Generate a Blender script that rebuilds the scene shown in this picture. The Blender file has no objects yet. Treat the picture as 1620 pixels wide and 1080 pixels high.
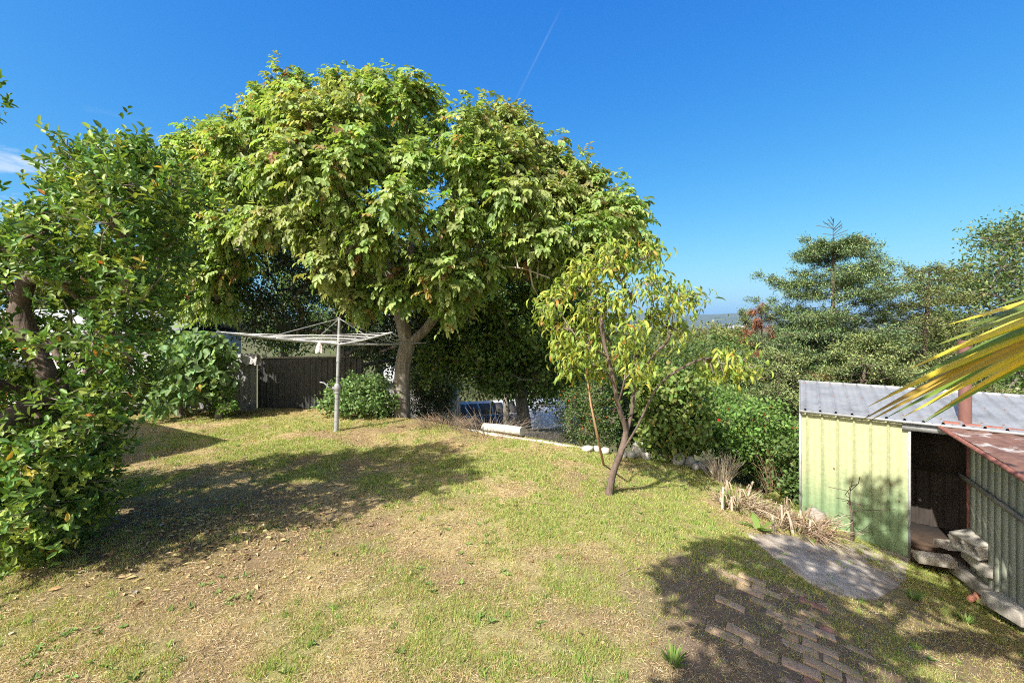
import bpy, math, random
import numpy as np
from mathutils import Vector
random.seed(7); rng = np.random.default_rng(7)
SC = bpy.context.scene
COL = SC.collection

# ------------------------------------------------------------------ camera, sky, sun, exposure
F = 700.0; CX = 810.0; HY = 515.0; CAMZ = 2.15
cam = bpy.data.cameras.new('camera'); camo = bpy.data.objects.new('camera', cam); COL.objects.link(camo)
cam.sensor_width = 36; cam.lens = 36*F/1620; cam.clip_end = 30000; cam.clip_start = .05
cam.shift_y = -(540-HY)/1620
camo.location = (0, 0, CAMZ); camo.rotation_euler = (math.radians(90), 0, 0)
SC.camera = camo
SUN_EL = math.radians(44); SH = np.array([.66, .75]); SH = SH/np.linalg.norm(SH)
w = bpy.data.worlds.new("World"); SC.world = w; w.use_nodes = True
nt = w.node_tree; nt.nodes.clear()
sky = nt.nodes.new('ShaderNodeTexSky'); sky.sky_type = 'NISHITA'; sky.sun_disc = False
sky.sun_elevation = SUN_EL; sky.sun_rotation = math.atan2(-SH[0], -SH[1])
sky.air_density = 1.0; sky.dust_density = 2.2; sky.ozone_density = 3.0; sky.altitude = 100
bg = nt.nodes.new('ShaderNodeBackground'); bg.inputs[1].default_value = .125
# a few wisps of cloud low on the left
tc = nt.nodes.new('ShaderNodeTexCoord'); mp = nt.nodes.new('ShaderNodeMapping'); mp.inputs['Scale'].default_value = (5, 5, 16)
cn = nt.nodes.new('ShaderNodeTexNoise'); cn.inputs['Scale'].default_value = 1.4; cn.inputs['Detail'].default_value = 7
cn.inputs['Roughness'].default_value = .6
cr = nt.nodes.new('ShaderNodeMapRange'); cr.inputs[1].default_value = .5; cr.inputs[2].default_value = .72
sx = nt.nodes.new('ShaderNodeSeparateXYZ')
m1 = nt.nodes.new('ShaderNodeMapRange'); m1.inputs[1].default_value = -.52; m1.inputs[2].default_value = -.66
m2 = nt.nodes.new('ShaderNodeMapRange'); m2.inputs[1].default_value = .34; m2.inputs[2].default_value = .27
mul = nt.nodes.new('ShaderNodeMath'); mul.operation = 'MULTIPLY'; mul2 = nt.nodes.new('ShaderNodeMath'); mul2.operation = 'MULTIPLY'
mixc = nt.nodes.new('ShaderNodeMixRGB'); mixc.inputs[2].default_value = (3.4, 3.6, 3.9, 1)
L = nt.links.new
L(tc.outputs['Generated'], mp.inputs[0]); L(mp.outputs[0], cn.inputs[0]); L(cn.outputs[0], cr.inputs[0])
L(tc.outputs['Generated'], sx.inputs[0]); L(sx.outputs[0], m1.inputs[0]); L(sx.outputs[2], m2.inputs[0])
L(m1.outputs[0], mul.inputs[0]); L(m2.outputs[0], mul.inputs[1]); L(mul.outputs[0], mul2.inputs[0]); L(cr.outputs[0], mul2.inputs[1])
EXPO = 1.14
S_ = 1/(.125*2**EXPO)          # raw sky value that displays as 1: the sky is deepened channel by channel, like a polarised sky
sp_ = nt.nodes.new('ShaderNodeSeparateColor'); cb_ = nt.nodes.new('ShaderNodeCombineColor'); L(sky.outputs[0], sp_.inputs[0])
for i_, (m_, g_) in enumerate(((.42, 1.9), (.60, 1.02), (.87, .38))):
    a_ = nt.nodes.new('ShaderNodeMath'); a_.operation = 'DIVIDE'; a_.inputs[1].default_value = S_; L(sp_.outputs[i_], a_.inputs[0])
    b_ = nt.nodes.new('ShaderNodeMath'); b_.operation = 'POWER'; b_.inputs[1].default_value = g_; L(a_.outputs[0], b_.inputs[0])
    c_ = nt.nodes.new('ShaderNodeMath'); c_.operation = 'MULTIPLY'; c_.inputs[1].default_value = m_*S_; L(b_.outputs[0], c_.inputs[0]); L(c_.outputs[0], cb_.inputs[i_])
# keep the horizon from clipping; behind the camera the raw sky gets an added warm tint to lift shade
mn_ = nt.nodes.new('ShaderNodeMixRGB'); mn_.blend_type = 'DARKEN'; mn_.inputs[0].default_value = 1; mn_.inputs[2].default_value = (.56*S_, .82*S_, 1.0*S_, 1); L(cb_.outputs[0], mn_.inputs[1])
bk_ = nt.nodes.new('ShaderNodeMapRange'); bk_.inputs[1].default_value = .0; bk_.inputs[2].default_value = -.45; L(sx.outputs[1], bk_.inputs[0])
bm_ = nt.nodes.new('ShaderNodeMixRGB'); L(bk_.outputs[0], bm_.inputs[0]); L(mn_.outputs[0], bm_.inputs[1]); wt_ = nt.nodes.new('ShaderNodeMixRGB'); wt_.blend_type = 'MULTIPLY'; wt_.inputs[0].default_value = 1; wt_.inputs[2].default_value = (1.3, 1.1, .85, 1); L(sky.outputs[0], wt_.inputs[1]); L(wt_.outputs[0], bm_.inputs[2])
L(bm_.outputs[0], mixc.inputs[1]); L(mul2.outputs[0], mixc.inputs[0])
d1_ = Vector(((872-CX)/F, 1, (HY-45)/F)).normalized(); d2_ = Vector(((815-CX)/F, 1, (HY-160)/F)).normalized(); pn_ = d1_.cross(d2_).normalized()
dt_ = nt.nodes.new('ShaderNodeVectorMath'); dt_.operation = 'DOT_PRODUCT'; dt_.inputs[1].default_value = pn_; L(tc.outputs['Generated'], dt_.inputs[0])
ab_ = nt.nodes.new('ShaderNodeMath'); ab_.operation = 'ABSOLUTE'; L(dt_.outputs['Value'], ab_.inputs[0])
r1_ = nt.nodes.new('ShaderNodeMapRange'); r1_.inputs[1].default_value = .0032; r1_.inputs[2].default_value = .0; r1_.inputs[4].default_value = .11; r1_.interpolation_type = 'SMOOTHSTEP'; L(ab_.outputs[0], r1_.inputs[0])
r2_ = nt.nodes.new('ShaderNodeMapRange'); r2_.inputs[1].default_value = d2_.z-.06; r2_.inputs[2].default_value = d2_.z+.12; L(sx.outputs[2], r2_.inputs[0])
r3_ = nt.nodes.new('ShaderNodeMapRange'); r3_.inputs[1].default_value = d1_.z+.03; r3_.inputs[2].default_value = d1_.z-.02; L(sx.outputs[2], r3_.inputs[0])
q1_ = nt.nodes.new('ShaderNodeMath'); q1_.operation = 'MULTIPLY'; L(r1_.outputs[0], q1_.inputs[0]); L(r2_.outputs[0], q1_.inputs[1])
q2_ = nt.nodes.new('ShaderNodeMath'); q2_.operation = 'MULTIPLY'; L(q1_.outputs[0], q2_.inputs[0]); L(r3_.outputs[0], q2_.inputs[1])
fy_ = nt.nodes.new('ShaderNodeMath'); fy_.operation = 'GREATER_THAN'; fy_.inputs[1].default_value = 0; L(sx.outputs[1], fy_.inputs[0])
q3_ = nt.nodes.new('ShaderNodeMath'); q3_.operation = 'MULTIPLY'; L(q2_.outputs[0], q3_.inputs[0]); L(fy_.outputs[0], q3_.inputs[1])
mc_ = nt.nodes.new('ShaderNodeMixRGB'); mc_.inputs[2].default_value = (3.0, 3.3, 3.8, 1); L(q3_.outputs[0], mc_.inputs[0]); L(mixc.outputs[0], mc_.inputs[1])
L(mc_.outputs[0], bg.inputs[0])
wo = nt.nodes.new('ShaderNodeOutputWorld'); L(bg.outputs[0], wo.inputs[0])
sl = bpy.data.lights.new('sun', 'SUN'); sl.energy = 4.6; sl.angle = math.radians(.55); sl.color = (1, .95, .86)
so = bpy.data.objects.new('sun', sl); COL.objects.link(so)
sd = Vector((SH[0]*math.cos(SUN_EL), SH[1]*math.cos(SUN_EL), -math.sin(SUN_EL)))
so.rotation_euler = sd.to_track_quat('-Z', 'Y').to_euler(); so.location = (-10, -10, 20)
vs = SC.view_settings; vs.view_transform = 'Standard'; vs.look = 'None'; vs.exposure = EXPO; vs.gamma = 1
SC.render.engine = 'CYCLES'
SC.cycles.use_denoising = False; SC.cycles.pixel_filter_type = 'BLACKMAN_HARRIS'; SC.cycles.filter_width = 1.05
SC.cycles.use_adaptive_sampling = False; SC.cycles.max_bounces = 6; SC.cycles.diffuse_bounces = 3; SC.cycles.transmission_bounces = 4
SC.cycles.volume_bounces = 0; SC.cycles.sample_clamp_indirect = 6

# ------------------------------------------------------------------ helpers
def V3(*a): return np.array(a, float)
def at(px, py, Y):
    return V3((px-CX)/F*Y, Y, CAMZ-(py-HY)/F*Y)
def unit(v):
    v = np.asarray(v, float); return v/np.maximum(np.linalg.norm(v, axis=-1, keepdims=True), 1e-9)
_perm = np.random.default_rng(3).random((256, 256))
def vnoise(x, y):
    xi = np.floor(x).astype(int); yi = np.floor(y).astype(int); fx = x-xi; fy = y-yi
    fx = fx*fx*(3-2*fx); fy = fy*fy*(3-2*fy)
    a = _perm[xi & 255, yi & 255]; b = _perm[(xi+1) & 255, yi & 255]; c = _perm[xi & 255, (yi+1) & 255]; d = _perm[(xi+1) & 255, (yi+1) & 255]
    return (a*(1-fx)+b*fx)*(1-fy)+(c*(1-fx)+d*fx)*fy
def fbm(x, y, o=4):
    s = 0; a = .5; t = 0
    for i in range(o):
        s = s+a*vnoise(x+17.3*i, y-9.1*i); t += a; a *= .5; x = x*2.03; y = y*2.03
    return s/t
def sstep(a, b, x):
    t = np.clip((x-a)/(b-a), 0, 1); return t*t*(3-2*t)
def lawn(x):
    x = np.clip(x, 0, 5.7); return -(.045*x+.03*x*x)
def ray_lawn(px, py):
    Y = np.linspace(1.5, 30, 6000); x = (px-CX)/F*Y; z = CAMZ-(py-HY)/F*Y
    i = np.argmax(z < lawn(x)); return x[i], Y[i]
EP = [ray_lawn(*p) for p in ((640, 659), (700, 668), (765, 681), (850, 694), (930, 708), (1010, 722), (1130, 746))]
EX = np.array([-40, -14, -6, -4.2]+[p[0] for p in EP]+[4.3, 5.6, 8, 40]); EY = np.array([11.9, 11.8, 11.6, 11.4]+[p[1] for p in EP]+[7.6, 8.9, 8.9, 9.5])
def yedge(x): return np.interp(x, EX, EY)
def H(x, y):
    x = np.asarray(x, float); y = np.asarray(y, float)
    d = y-yedge(x)
    z = lawn(x)-.65*sstep(-.02, .4, d)-11*(1-np.exp(-np.maximum(d-.4, 0)/22))
    near = np.exp(-(x*x+y*y)/400)
    z = z+near*((fbm(x*.8+5, y*.8)-.5)*.09+(fbm(x*5, y*5)-.5)*.028)
    z = z-.0*x
    far = sstep(60, 300, np.hypot(x, y))
    return z+far*(fbm(x*.004, y*.004)-.5)*12
def G(x, y): return float(H(x, y))
def gp(px, py):
    Y = np.linspace(1.5, 30, 8000); x = (px-CX)/F*Y; z = CAMZ-(py-HY)/F*Y
    hit = z < H(x, Y)
    if not hit.any() or Y[np.argmax(hit)] > 13: x0, y0 = ray_lawn(px, py); return V3(x0, y0, G(x0, y0))
    i = np.argmax(hit); return V3(x[i], Y[i], z[i])

class MB:
    def __init__(s): s.v = []; s.f = {}; s.c = []; s.n = 0
    def add(s, v, f, c=None):
        v = np.asarray(v, float).reshape(-1, 3); f = np.asarray(f, int)
        s.v.append(v)
        if c is None: c = np.ones((len(v), 3))*.5
        c = np.asarray(c, float)
        if c.ndim == 1: c = np.tile(c, (len(v), 1))
        s.c.append(c); s.f.setdefault(f.shape[1], []).append(f+s.n); s.n += len(v)
    def box(s, cen, size, R=None, c=None, jit=0, bev=0):
        h = np.asarray(size, float)/2
        p = np.array([[x, y, z] for x in (-1, 1) for y in (-1, 1) for z in (-1, 1)], float)*h
        if jit: p = p+rng.normal(0, jit, p.shape)
        if R is not None: p = p@np.asarray(R).T
        s.add(p+np.asarray(cen), [[0, 1, 3, 2], [4, 6, 7, 5], [0, 4, 5, 1], [2, 3, 7, 6], [0, 2, 6, 4], [1, 5, 7, 3]], c)
    def tube(s, pts, rad, n=8, c=None, cap=True):
        pts = np.asarray(pts, float); m = len(pts); rad = np.broadcast_to(np.asarray(rad, float), (m,))
        t = unit(np.gradient(pts, axis=0)); a = np.cross(t, [0, 0, 1.])
        bad = np.linalg.norm(a, axis=1) < .2; a[bad] = np.cross(t[bad], [1., 0, 0]); a = unit(a)
        for i in range(1, m):
            if np.dot(a[i], a[i-1]) < 0: a[i] = -a[i]
        b = np.cross(t, a); th = np.arange(n)/n*2*np.pi
        v = pts[:, None]+rad[:, None, None]*(a[:, None]*np.cos(th)[None, :, None]+b[:, None]*np.sin(th)[None, :, None])
        i = np.arange(m-1)[:, None]*n; j = np.arange(n)[None]; k = (j+1) % n
        f = np.stack([i+j, i+k, i+n+k, i+n+j], -1).reshape(-1, 4)
        s.add(v, f, c)
        if cap:
            for e, q in ((0, pts[0]), (m-1, pts[-1])):
                base = s.n; s.add(np.vstack([v[e], q[None]]), [[x, (x+1) % n, n] for x in range(n)], c)
    def build(s, name, m, parent=None, smooth=False):
        me = bpy.data.meshes.new(name)
        v = np.concatenate(s.v); c = np.concatenate(s.c)
        loops = []; starts = []; tot = 0; st = 0; totals = []
        for k, fl in s.f.items():
            f = np.concatenate(fl); loops.append(f.ravel()); starts.append(st+np.arange(len(f))*k); totals.append(np.full(len(f), k)); st += f.size
        loops = np.concatenate(loops); starts = np.concatenate(starts); totals = np.concatenate(totals)
        me.vertices.add(len(v)); me.vertices.foreach_set('co', v.astype(np.float32).ravel())
        me.loops.add(len(loops)); me.loops.foreach_set('vertex_index', loops.astype(np.int32))
        me.polygons.add(len(starts)); me.polygons.foreach_set('loop_start', starts.astype(np.int32))
        me.polygons.foreach_set('loop_total', totals.astype(np.int32))
        me.update(calc_edges=True); me.validate()
        at_ = me.color_attributes.new('Col', 'FLOAT_COLOR', 'POINT')
        at_.data.foreach_set('color', np.hstack([c, np.ones((len(c), 1))]).astype(np.float32).ravel())
        if smooth: me.polygons.foreach_set('use_smooth', np.ones(len(me.polygons), bool))
        me.materials.append(m)
        o = bpy.data.objects.new(name, me); COL.objects.link(o)
        if parent is not None: o.parent = parent; o.matrix_parent_inverse = parent.matrix_world.inverted() if False else o.matrix_parent_inverse
        return o
def Rz(a):
    c, s_ = math.cos(a), math.sin(a); return np.array([[c, -s_, 0], [s_, c, 0], [0, 0, 1]])
def Rx(a):
    c, s_ = math.cos(a), math.sin(a); return np.array([[1, 0, 0], [0, c, -s_], [0, s_, c]])
def Ry(a):
    c, s_ = math.cos(a), math.sin(a); return np.array([[c, 0, s_], [0, 1, 0], [-s_, 0, c]])
def root(name, label, cat, group=None, loc=(0, 0, 0)):
    o = bpy.data.objects.new(name, None); COL.objects.link(o); o.location = loc
    o['label'] = label; o['category'] = cat
    if group: o['group'] = group
    return o
def fix(r, ch):            # parent built in world coordinates -> keep it where it is
    loc = Vector(r.location)
    for c in ch:
        me = c.data; n = len(me.vertices); a = np.empty(n*3, np.float32); me.vertices.foreach_get('co', a)
        a = a.reshape(-1, 3)-np.array(loc, np.float32); me.vertices.foreach_set('co', a.ravel()); me.update()
def tag(o, label, cat, group=None):
    o['label'] = label; o['category'] = cat
    if group: o['group'] = group
    return o

# ------------------------------------------------------------------ materials
def newmat(name):
    m = bpy.data.materials.new(name); m.use_nodes = True; m.node_tree.nodes.clear()
    out = m.node_tree.nodes.new('ShaderNodeOutputMaterial'); p = m.node_tree.nodes.new('ShaderNodeBsdfPrincipled')
    m.node_tree.links.new(p.outputs[0], out.inputs[0]); return m, m.node_tree, p, out
def leaf_mat(name, rough=.5, trans=.35, spec=.4):
    m, t, p, out = newmat(name)
    a = t.nodes.new('ShaderNodeAttribute'); a.attribute_name = 'Col'
    p.inputs['Roughness'].default_value = rough; p.inputs['Specular IOR Level'].default_value = spec
    tr = t.nodes.new('ShaderNodeBsdfTranslucent'); mx = t.nodes.new('ShaderNodeMixShader'); mx.inputs[0].default_value = trans
    br = t.nodes.new('ShaderNodeMixRGB'); br.blend_type = 'MULTIPLY'; br.inputs[0].default_value = 1; br.inputs[2].default_value = (1.5, 1.45, .7, 1)
    k = t.links.new; k(a.outputs[0], p.inputs[0]); k(a.outputs[0], br.inputs[1]); k(br.outputs[0], tr.inputs[0])
    k(p.outputs[0], mx.inputs[1]); k(tr.outputs[0], mx.inputs[2]); k(mx.outputs[0], out.inputs[0]); return m
def surf(name, c1, c2, scale=8, detail=6, rough=.8, bump=.3, bscale=None, metal=0, stretch=(1, 1, 1), c3=None, thr=(.55, .7), s3=3, attr=False, bd=.01):
    m, t, p, out = newmat(name); k = t.links.new
    g = t.nodes.new('ShaderNodeNewGeometry'); mp = t.nodes.new('ShaderNodeMapping'); mp.inputs['Scale'].default_value = stretch
    k(g.outputs['Position'], mp.inputs[0])
    n = t.nodes.new('ShaderNodeTexNoise'); n.inputs['Scale'].default_value = scale; n.inputs['Detail'].default_value = detail; n.inputs['Roughness'].default_value = .65
    k(mp.outputs[0], n.inputs[0])
    r = t.nodes.new('ShaderNodeValToRGB'); r.color_ramp.elements[0].position = .32; r.color_ramp.elements[1].position = .68
    r.color_ramp.elements[0].color = (*c1, 1); r.color_ramp.elements[1].color = (*c2, 1)
    k(n.outputs[0], r.inputs[0]); col = r.outputs[0]
    if c3 is not None:
        n3 = t.nodes.new('ShaderNodeTexNoise'); n3.inputs['Scale'].default_value = s3; n3.inputs['Detail'].default_value = 8; n3.inputs['Roughness'].default_value = .7
        k(mp.outputs[0], n3.inputs[0]); mr = t.nodes.new('ShaderNodeMapRange'); mr.inputs[1].default_value = thr[0]; mr.inputs[2].default_value = thr[1]
        k(n3.outputs[0], mr.inputs[0]); mx = t.nodes.new('ShaderNodeMixRGB'); mx.inputs[2].default_value = (*c3, 1)
        k(mr.outputs[0], mx.inputs[0]); k(col, mx.inputs[1]); col = mx.outputs[0]
    if attr:
        a = t.nodes.new('ShaderNodeAttribute'); a.attribute_name = 'Col'; mx = t.nodes.new('ShaderNodeMixRGB'); mx.blend_type = 'MULTIPLY'; mx.inputs[0].default_value = 1
        sc_ = t.nodes.new('ShaderNodeMixRGB'); sc_.blend_type = 'MULTIPLY'; sc_.inputs[0].default_value = 1; sc_.inputs[2].default_value = (2, 2, 2, 1)
        k(a.outputs[0], sc_.inputs[1]); k(sc_.outputs[0], mx.inputs[2]); k(col, mx.inputs[1]); col = mx.outputs[0]
    k(col, p.inputs[0]); p.inputs['Roughness'].default_value = rough; p.inputs['Metallic'].default_value = metal
    if bump:
        nb = t.nodes.new('ShaderNodeTexNoise'); nb.inputs['Scale'].default_value = bscale or scale*4; nb.inputs['Detail'].default_value = 6
        k(mp.outputs[0], nb.inputs[0]); b = t.nodes.new('ShaderNodeBump'); b.inputs['Strength'].default_value = bump; b.inputs['Distance'].default_value = bd
        k(nb.outputs[0], b.inputs['Height']); k(b.outputs[0], p.inputs['Normal'])
    return m
M_walnut = leaf_mat('walnut_leaf', .5, .38); M_glossy = leaf_mat('glossy_leaf', .42, .3, .3); M_leaf = leaf_mat('soft_leaf', .55, .35, .3)
M_needle = leaf_mat('conifer_leaf', .7, .08, .15); M_grass = leaf_mat('grass_blade', .6, .35, .25); M_palm = leaf_mat('palm_leaf', .35, .3, .5)
M_bark = surf('grey_bark', (.10, .085, .07), (.30, .27, .23), 9, 8, .9, .8, 30, stretch=(1, 1, .25), bd=.02)
M_barkd = surf('dark_bark', (.05, .035, .028), (.17, .125, .10), 14, 8, .9, .8, 40, stretch=(1, 1, .3), bd=.015)
M_twig = surf('twig', (.12, .10, .08), (.25, .22, .18), 10, 4, .9, 0)
M_dry = leaf_mat('dry_stalk', .85, .1, .1)
M_galv = surf('galvanised_steel', (.30, .31, .32), (.46, .47, .48), 6, 8, .45, .1, 30, metal=.35, c3=(.30, .28, .26), thr=(.55, .8))
M_roof = surf('weathered_roof_steel', (.20, .21, .22), (.28, .29, .30), 2.5, 8, .5, .06, 40, metal=.15, c3=(.13, .13, .13), thr=(.50, .78), s3=2.2, attr=True)
M_conc = surf('old_concrete', (.30, .27, .23), (.50, .47, .41), 7, 9, .9, .5, 60, c3=(.15, .13, .10), thr=(.55, .7), s3=4)
M_slab = surf('slab_concrete', (.32, .27, .22), (.52, .46, .39), 9, 12, .95, .9, 50, c3=(.24, .19, .14), thr=(.46, .64), s3=3.5, bd=.015)
M_white = surf('whitewashed_stone', (.33, .31, .27), (.58, .56, .51), 14, 8, .9, .6, 40, c3=(.25, .22, .18), thr=(.56, .7), s3=9)
M_timber = surf('weathered_timber', (.16, .14, .12), (.36, .33, .29), 12, 8, .9, .6, 60, stretch=(.3, .3, 1))
M_brick = surf('paving_brick', (.27, .19, .15), (.42, .32, .25), 16, 8, .9, .7, 70, attr=True, c3=(.27, .20, .13), thr=(.42, .6), s3=7)
M_rust = surf('rusted_sheet', (.085, .038, .025), (.19, .10, .07), 7, 8, .75, .3, 60, c3=(.38, .36, .34), thr=(.56, .64), s3=2.4)
M_rustd = surf('rusted_frame', (.15, .05, .035), (.28, .11, .08), 12, 6, .8, .3)
M_flue = surf('brown_pipe', (.13, .055, .045), (.20, .10, .085), 5, 6, .55, .1, stretch=(1, 1, .4))

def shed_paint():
    m, t, p, out = newmat('yellow_green_paint'); k = t.links.new
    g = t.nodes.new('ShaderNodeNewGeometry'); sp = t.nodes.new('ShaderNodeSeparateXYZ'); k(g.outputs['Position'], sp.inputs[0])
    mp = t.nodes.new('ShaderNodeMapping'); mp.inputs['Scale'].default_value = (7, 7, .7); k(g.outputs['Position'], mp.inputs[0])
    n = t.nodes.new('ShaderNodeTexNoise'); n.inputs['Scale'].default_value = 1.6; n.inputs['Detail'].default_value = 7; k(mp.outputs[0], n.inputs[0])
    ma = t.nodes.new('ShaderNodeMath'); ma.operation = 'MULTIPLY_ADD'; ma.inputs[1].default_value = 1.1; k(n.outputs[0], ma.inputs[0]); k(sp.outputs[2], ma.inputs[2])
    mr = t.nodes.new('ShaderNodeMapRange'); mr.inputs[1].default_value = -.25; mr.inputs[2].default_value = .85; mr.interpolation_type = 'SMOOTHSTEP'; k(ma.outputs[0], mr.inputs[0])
    mx = t.nodes.new('ShaderNodeMixRGB'); mx.inputs[1].default_value = (.19, .28, .15, 1); mx.inputs[2].default_value = (.41, .43, .245, 1); k(mr.outputs[0], mx.inputs[0])  # greener and darker towards the bottom, pale yellow green above
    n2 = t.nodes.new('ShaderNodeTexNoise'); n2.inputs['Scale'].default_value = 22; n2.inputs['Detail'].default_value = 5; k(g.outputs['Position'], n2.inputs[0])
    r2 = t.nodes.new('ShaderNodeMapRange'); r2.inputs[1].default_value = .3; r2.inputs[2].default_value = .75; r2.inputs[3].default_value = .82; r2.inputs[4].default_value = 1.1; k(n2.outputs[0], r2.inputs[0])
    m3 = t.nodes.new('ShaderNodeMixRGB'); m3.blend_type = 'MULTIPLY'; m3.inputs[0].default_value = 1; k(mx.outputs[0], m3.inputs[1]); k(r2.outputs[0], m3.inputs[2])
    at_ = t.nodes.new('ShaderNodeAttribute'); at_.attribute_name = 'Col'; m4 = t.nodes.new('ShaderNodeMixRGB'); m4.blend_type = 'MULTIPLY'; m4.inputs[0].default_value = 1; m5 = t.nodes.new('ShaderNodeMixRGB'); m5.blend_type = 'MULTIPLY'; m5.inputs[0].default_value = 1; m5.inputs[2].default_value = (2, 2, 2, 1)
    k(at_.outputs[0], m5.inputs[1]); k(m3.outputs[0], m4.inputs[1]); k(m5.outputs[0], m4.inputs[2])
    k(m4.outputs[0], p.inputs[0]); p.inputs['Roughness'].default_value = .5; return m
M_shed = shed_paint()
M_lean = surf('cream_sheet', (.33, .35, .28), (.46, .48, .38), 4, 7, .6, .1, stretch=(1, 1, .3), c3=(.16, .18, .18), thr=(.6, .75), s3=5, attr=True)
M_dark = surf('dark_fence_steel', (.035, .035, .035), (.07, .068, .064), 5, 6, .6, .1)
M_greyf = surf('grey_board', (.16, .16, .17), (.24, .24, .25), 6, 7, .8, .2, stretch=(1, 1, .2))
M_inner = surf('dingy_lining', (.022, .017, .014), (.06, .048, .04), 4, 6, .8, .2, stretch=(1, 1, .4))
M_soil = surf('dark_soil', (.03, .018, .012), (.09, .055, .035), 9, 8, 1, .7)
M_wallw = surf('pale_render', (.42, .42, .41), (.52, .52, .51), 3, 4, .8, .05)
M_panel = surf('solar_glass', (.05, .047, .045), (.07, .065, .06), 2, 2, .8, 0)
M_panel.node_tree.nodes['Principled BSDF'].inputs['Specular IOR Level'].default_value = .08
M_rooft = surf('light_roof', (.36, .36, .36), (.46, .46, .45), 3, 5, .5, .05)
M_cloth = surf('faded_cloth', (.55, .40, .38), (.75, .68, .65), 14, 3, .9, .2)
M_wire = surf('wire', (.45, .45, .46), (.62, .62, .63), 10, 3, .45, 0, metal=.5)
M_winda = surf('dark_glass', (.02, .025, .03), (.04, .045, .05), 2, 2, .1, 0)
M_tarp = surf('grey_tarp', (.25, .24, .24), (.45, .44, .44), 9, 6, .8, .6, 20, bd=.03)

def ground_mat():
    m, t, p, out = newmat('lawn_ground'); k = t.links.new
    g = t.nodes.new('ShaderNodeNewGeometry'); a = t.nodes.new('ShaderNodeAttribute'); a.attribute_name = 'Col'
    def noise(s, d=6, r=.65):
        n = t.nodes.new('ShaderNodeTexNoise'); n.inputs['Scale'].default_value = s; n.inputs['Detail'].default_value = d; n.inputs['Roughness'].default_value = r
        k(g.outputs['Position'], n.inputs[0]); return n.outputs[0]
    def mr(x, lo, hi, a0=0, a1=1):
        q = t.nodes.new('ShaderNodeMapRange'); q.inputs[1].default_value = lo; q.inputs[2].default_value = hi; q.inputs[3].default_value = a0; q.inputs[4].default_value = a1
        k(x, q.inputs[0]); return q.outputs[0]
    n1 = noise(55, 8, .8); n2 = noise(9, 6)
    v = t.nodes.new('ShaderNodeMixRGB'); v.blend_type = 'MULTIPLY'; v.inputs[0].default_value = 1; k(a.outputs[0], v.inputs[1]); k(mr(n1, .25, .75, .45, 1.5), v.inputs[2])
    v2 = t.nodes.new('ShaderNodeMixRGB'); v2.blend_type = 'MULTIPLY'; v2.inputs[0].default_value = 1; k(v.outputs[0], v2.inputs[1]); k(mr(n2, .3, .7, .8, 1.2), v2.inputs[2])
    k(v2.outputs[0], p.inputs[0]); p.inputs['Roughness'].default_value = .95; p.inputs['Specular IOR Level'].default_value = .1
    b = t.nodes.new('ShaderNodeBump'); b.inputs['Strength'].default_value = .9; b.inputs['Distance'].default_value = .03; k(noise(45, 8, .8), b.inputs['Height']); k(b.outputs[0], p.inputs['Normal'])
    return m

# ------------------------------------------------------------------ ground
def grass_mask(x, y):
    g = fbm(x*.55+3, y*.55+8, 4)*.55+fbm(x*2.1, y*2.1+4, 4)*.45
    g = sstep(.36, .58, g+.06*sstep(-2, 1, x))
    g = g*(1-.75*sstep(8.6, 10.6, y+.15*x)*(x < 6))          # strawy band along the far edge
    g = g*(1-.8*np.exp(-((x+2.6)/1.6)**2-((y-3.9)/.9)**2))      # worn patch near left
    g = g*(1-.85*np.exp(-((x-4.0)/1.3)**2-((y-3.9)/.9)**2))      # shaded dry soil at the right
    return np.clip(g, 0, 1)
PATH_C = np.array([gp(1180, 1078)[:2], gp(1190, 1000)[:2], gp(1215, 930)[:2], gp(1250, 885)[:2]])
def path_mask(x, y):
    x = np.asarray(x, float); y = np.asarray(y, float)
    c = np.array([gp(1230, 1000)[0], gp(1230, 1000)[1]])
    d = np.hypot((x-c[0])/1.0, (y-c[1])/1.25)+(fbm(x*3, y*3)-.5)*1.1
    return 1-sstep(.55, 1.2, d)
def build_ground():
    def axis(lo, hi, step, far):
        a = np.arange(lo, hi+1e-6, step); e = [a[-1]]; s = step
        while e[-1] < far: s *= 1.22; e.append(e[-1]+s)
        b = [a[0]]; s = step
        while b[-1] > -far: s *= 1.22; b.append(b[-1]-s)
        return np.concatenate([np.array(b[1:][::-1]), a, np.array(e[1:])])
    X = axis(-9, 8, .055, 9000); Y = axis(1.2, 13, .055, 9000)
    xx, yy = np.meshgrid(X, Y, indexing='ij'); zz = H(xx, yy)
    g = grass_mask(xx, yy); pm = path_mask(xx, yy)
    straw = np.array([.43, .33, .17]); soil = np.array([.23, .16, .10]); green = np.array([.27, .29, .09])
    d = sstep(.42, .62, fbm(xx*1.3+40, yy*1.3-7, 4))
    base = straw*(1-d[..., None]*.65)+soil*d[..., None]*.65
    c = base*(1-g[..., None]*.7)+green*g[..., None]*.7
    c = c*(1-pm[..., None])+np.array([.25, .18, .125])*pm[..., None]
    lit = np.exp(-((xx+3.6)/1.7)**2-((yy-4.6)/.9)**2)[..., None]     # leaf litter and bare soil below the left tree
    c = c*(1-.8*lit)+np.array([.12, .08, .055])*.8*lit
    off = sstep(0, .5, yy-yedge(xx))[..., None]
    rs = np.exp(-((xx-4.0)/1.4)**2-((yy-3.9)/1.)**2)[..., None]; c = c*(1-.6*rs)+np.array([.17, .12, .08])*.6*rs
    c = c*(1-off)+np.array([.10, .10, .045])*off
    nx, ny = xx.shape; i = np.arange(nx-1)[:, None]*ny+np.arange(ny-1)[None]
    f = np.stack([i, i+ny, i+ny+1, i+1], -1).reshape(-1, 4)
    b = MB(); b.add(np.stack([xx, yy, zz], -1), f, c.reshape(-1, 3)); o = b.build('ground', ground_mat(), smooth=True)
    o['kind'] = 'structure'
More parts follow.
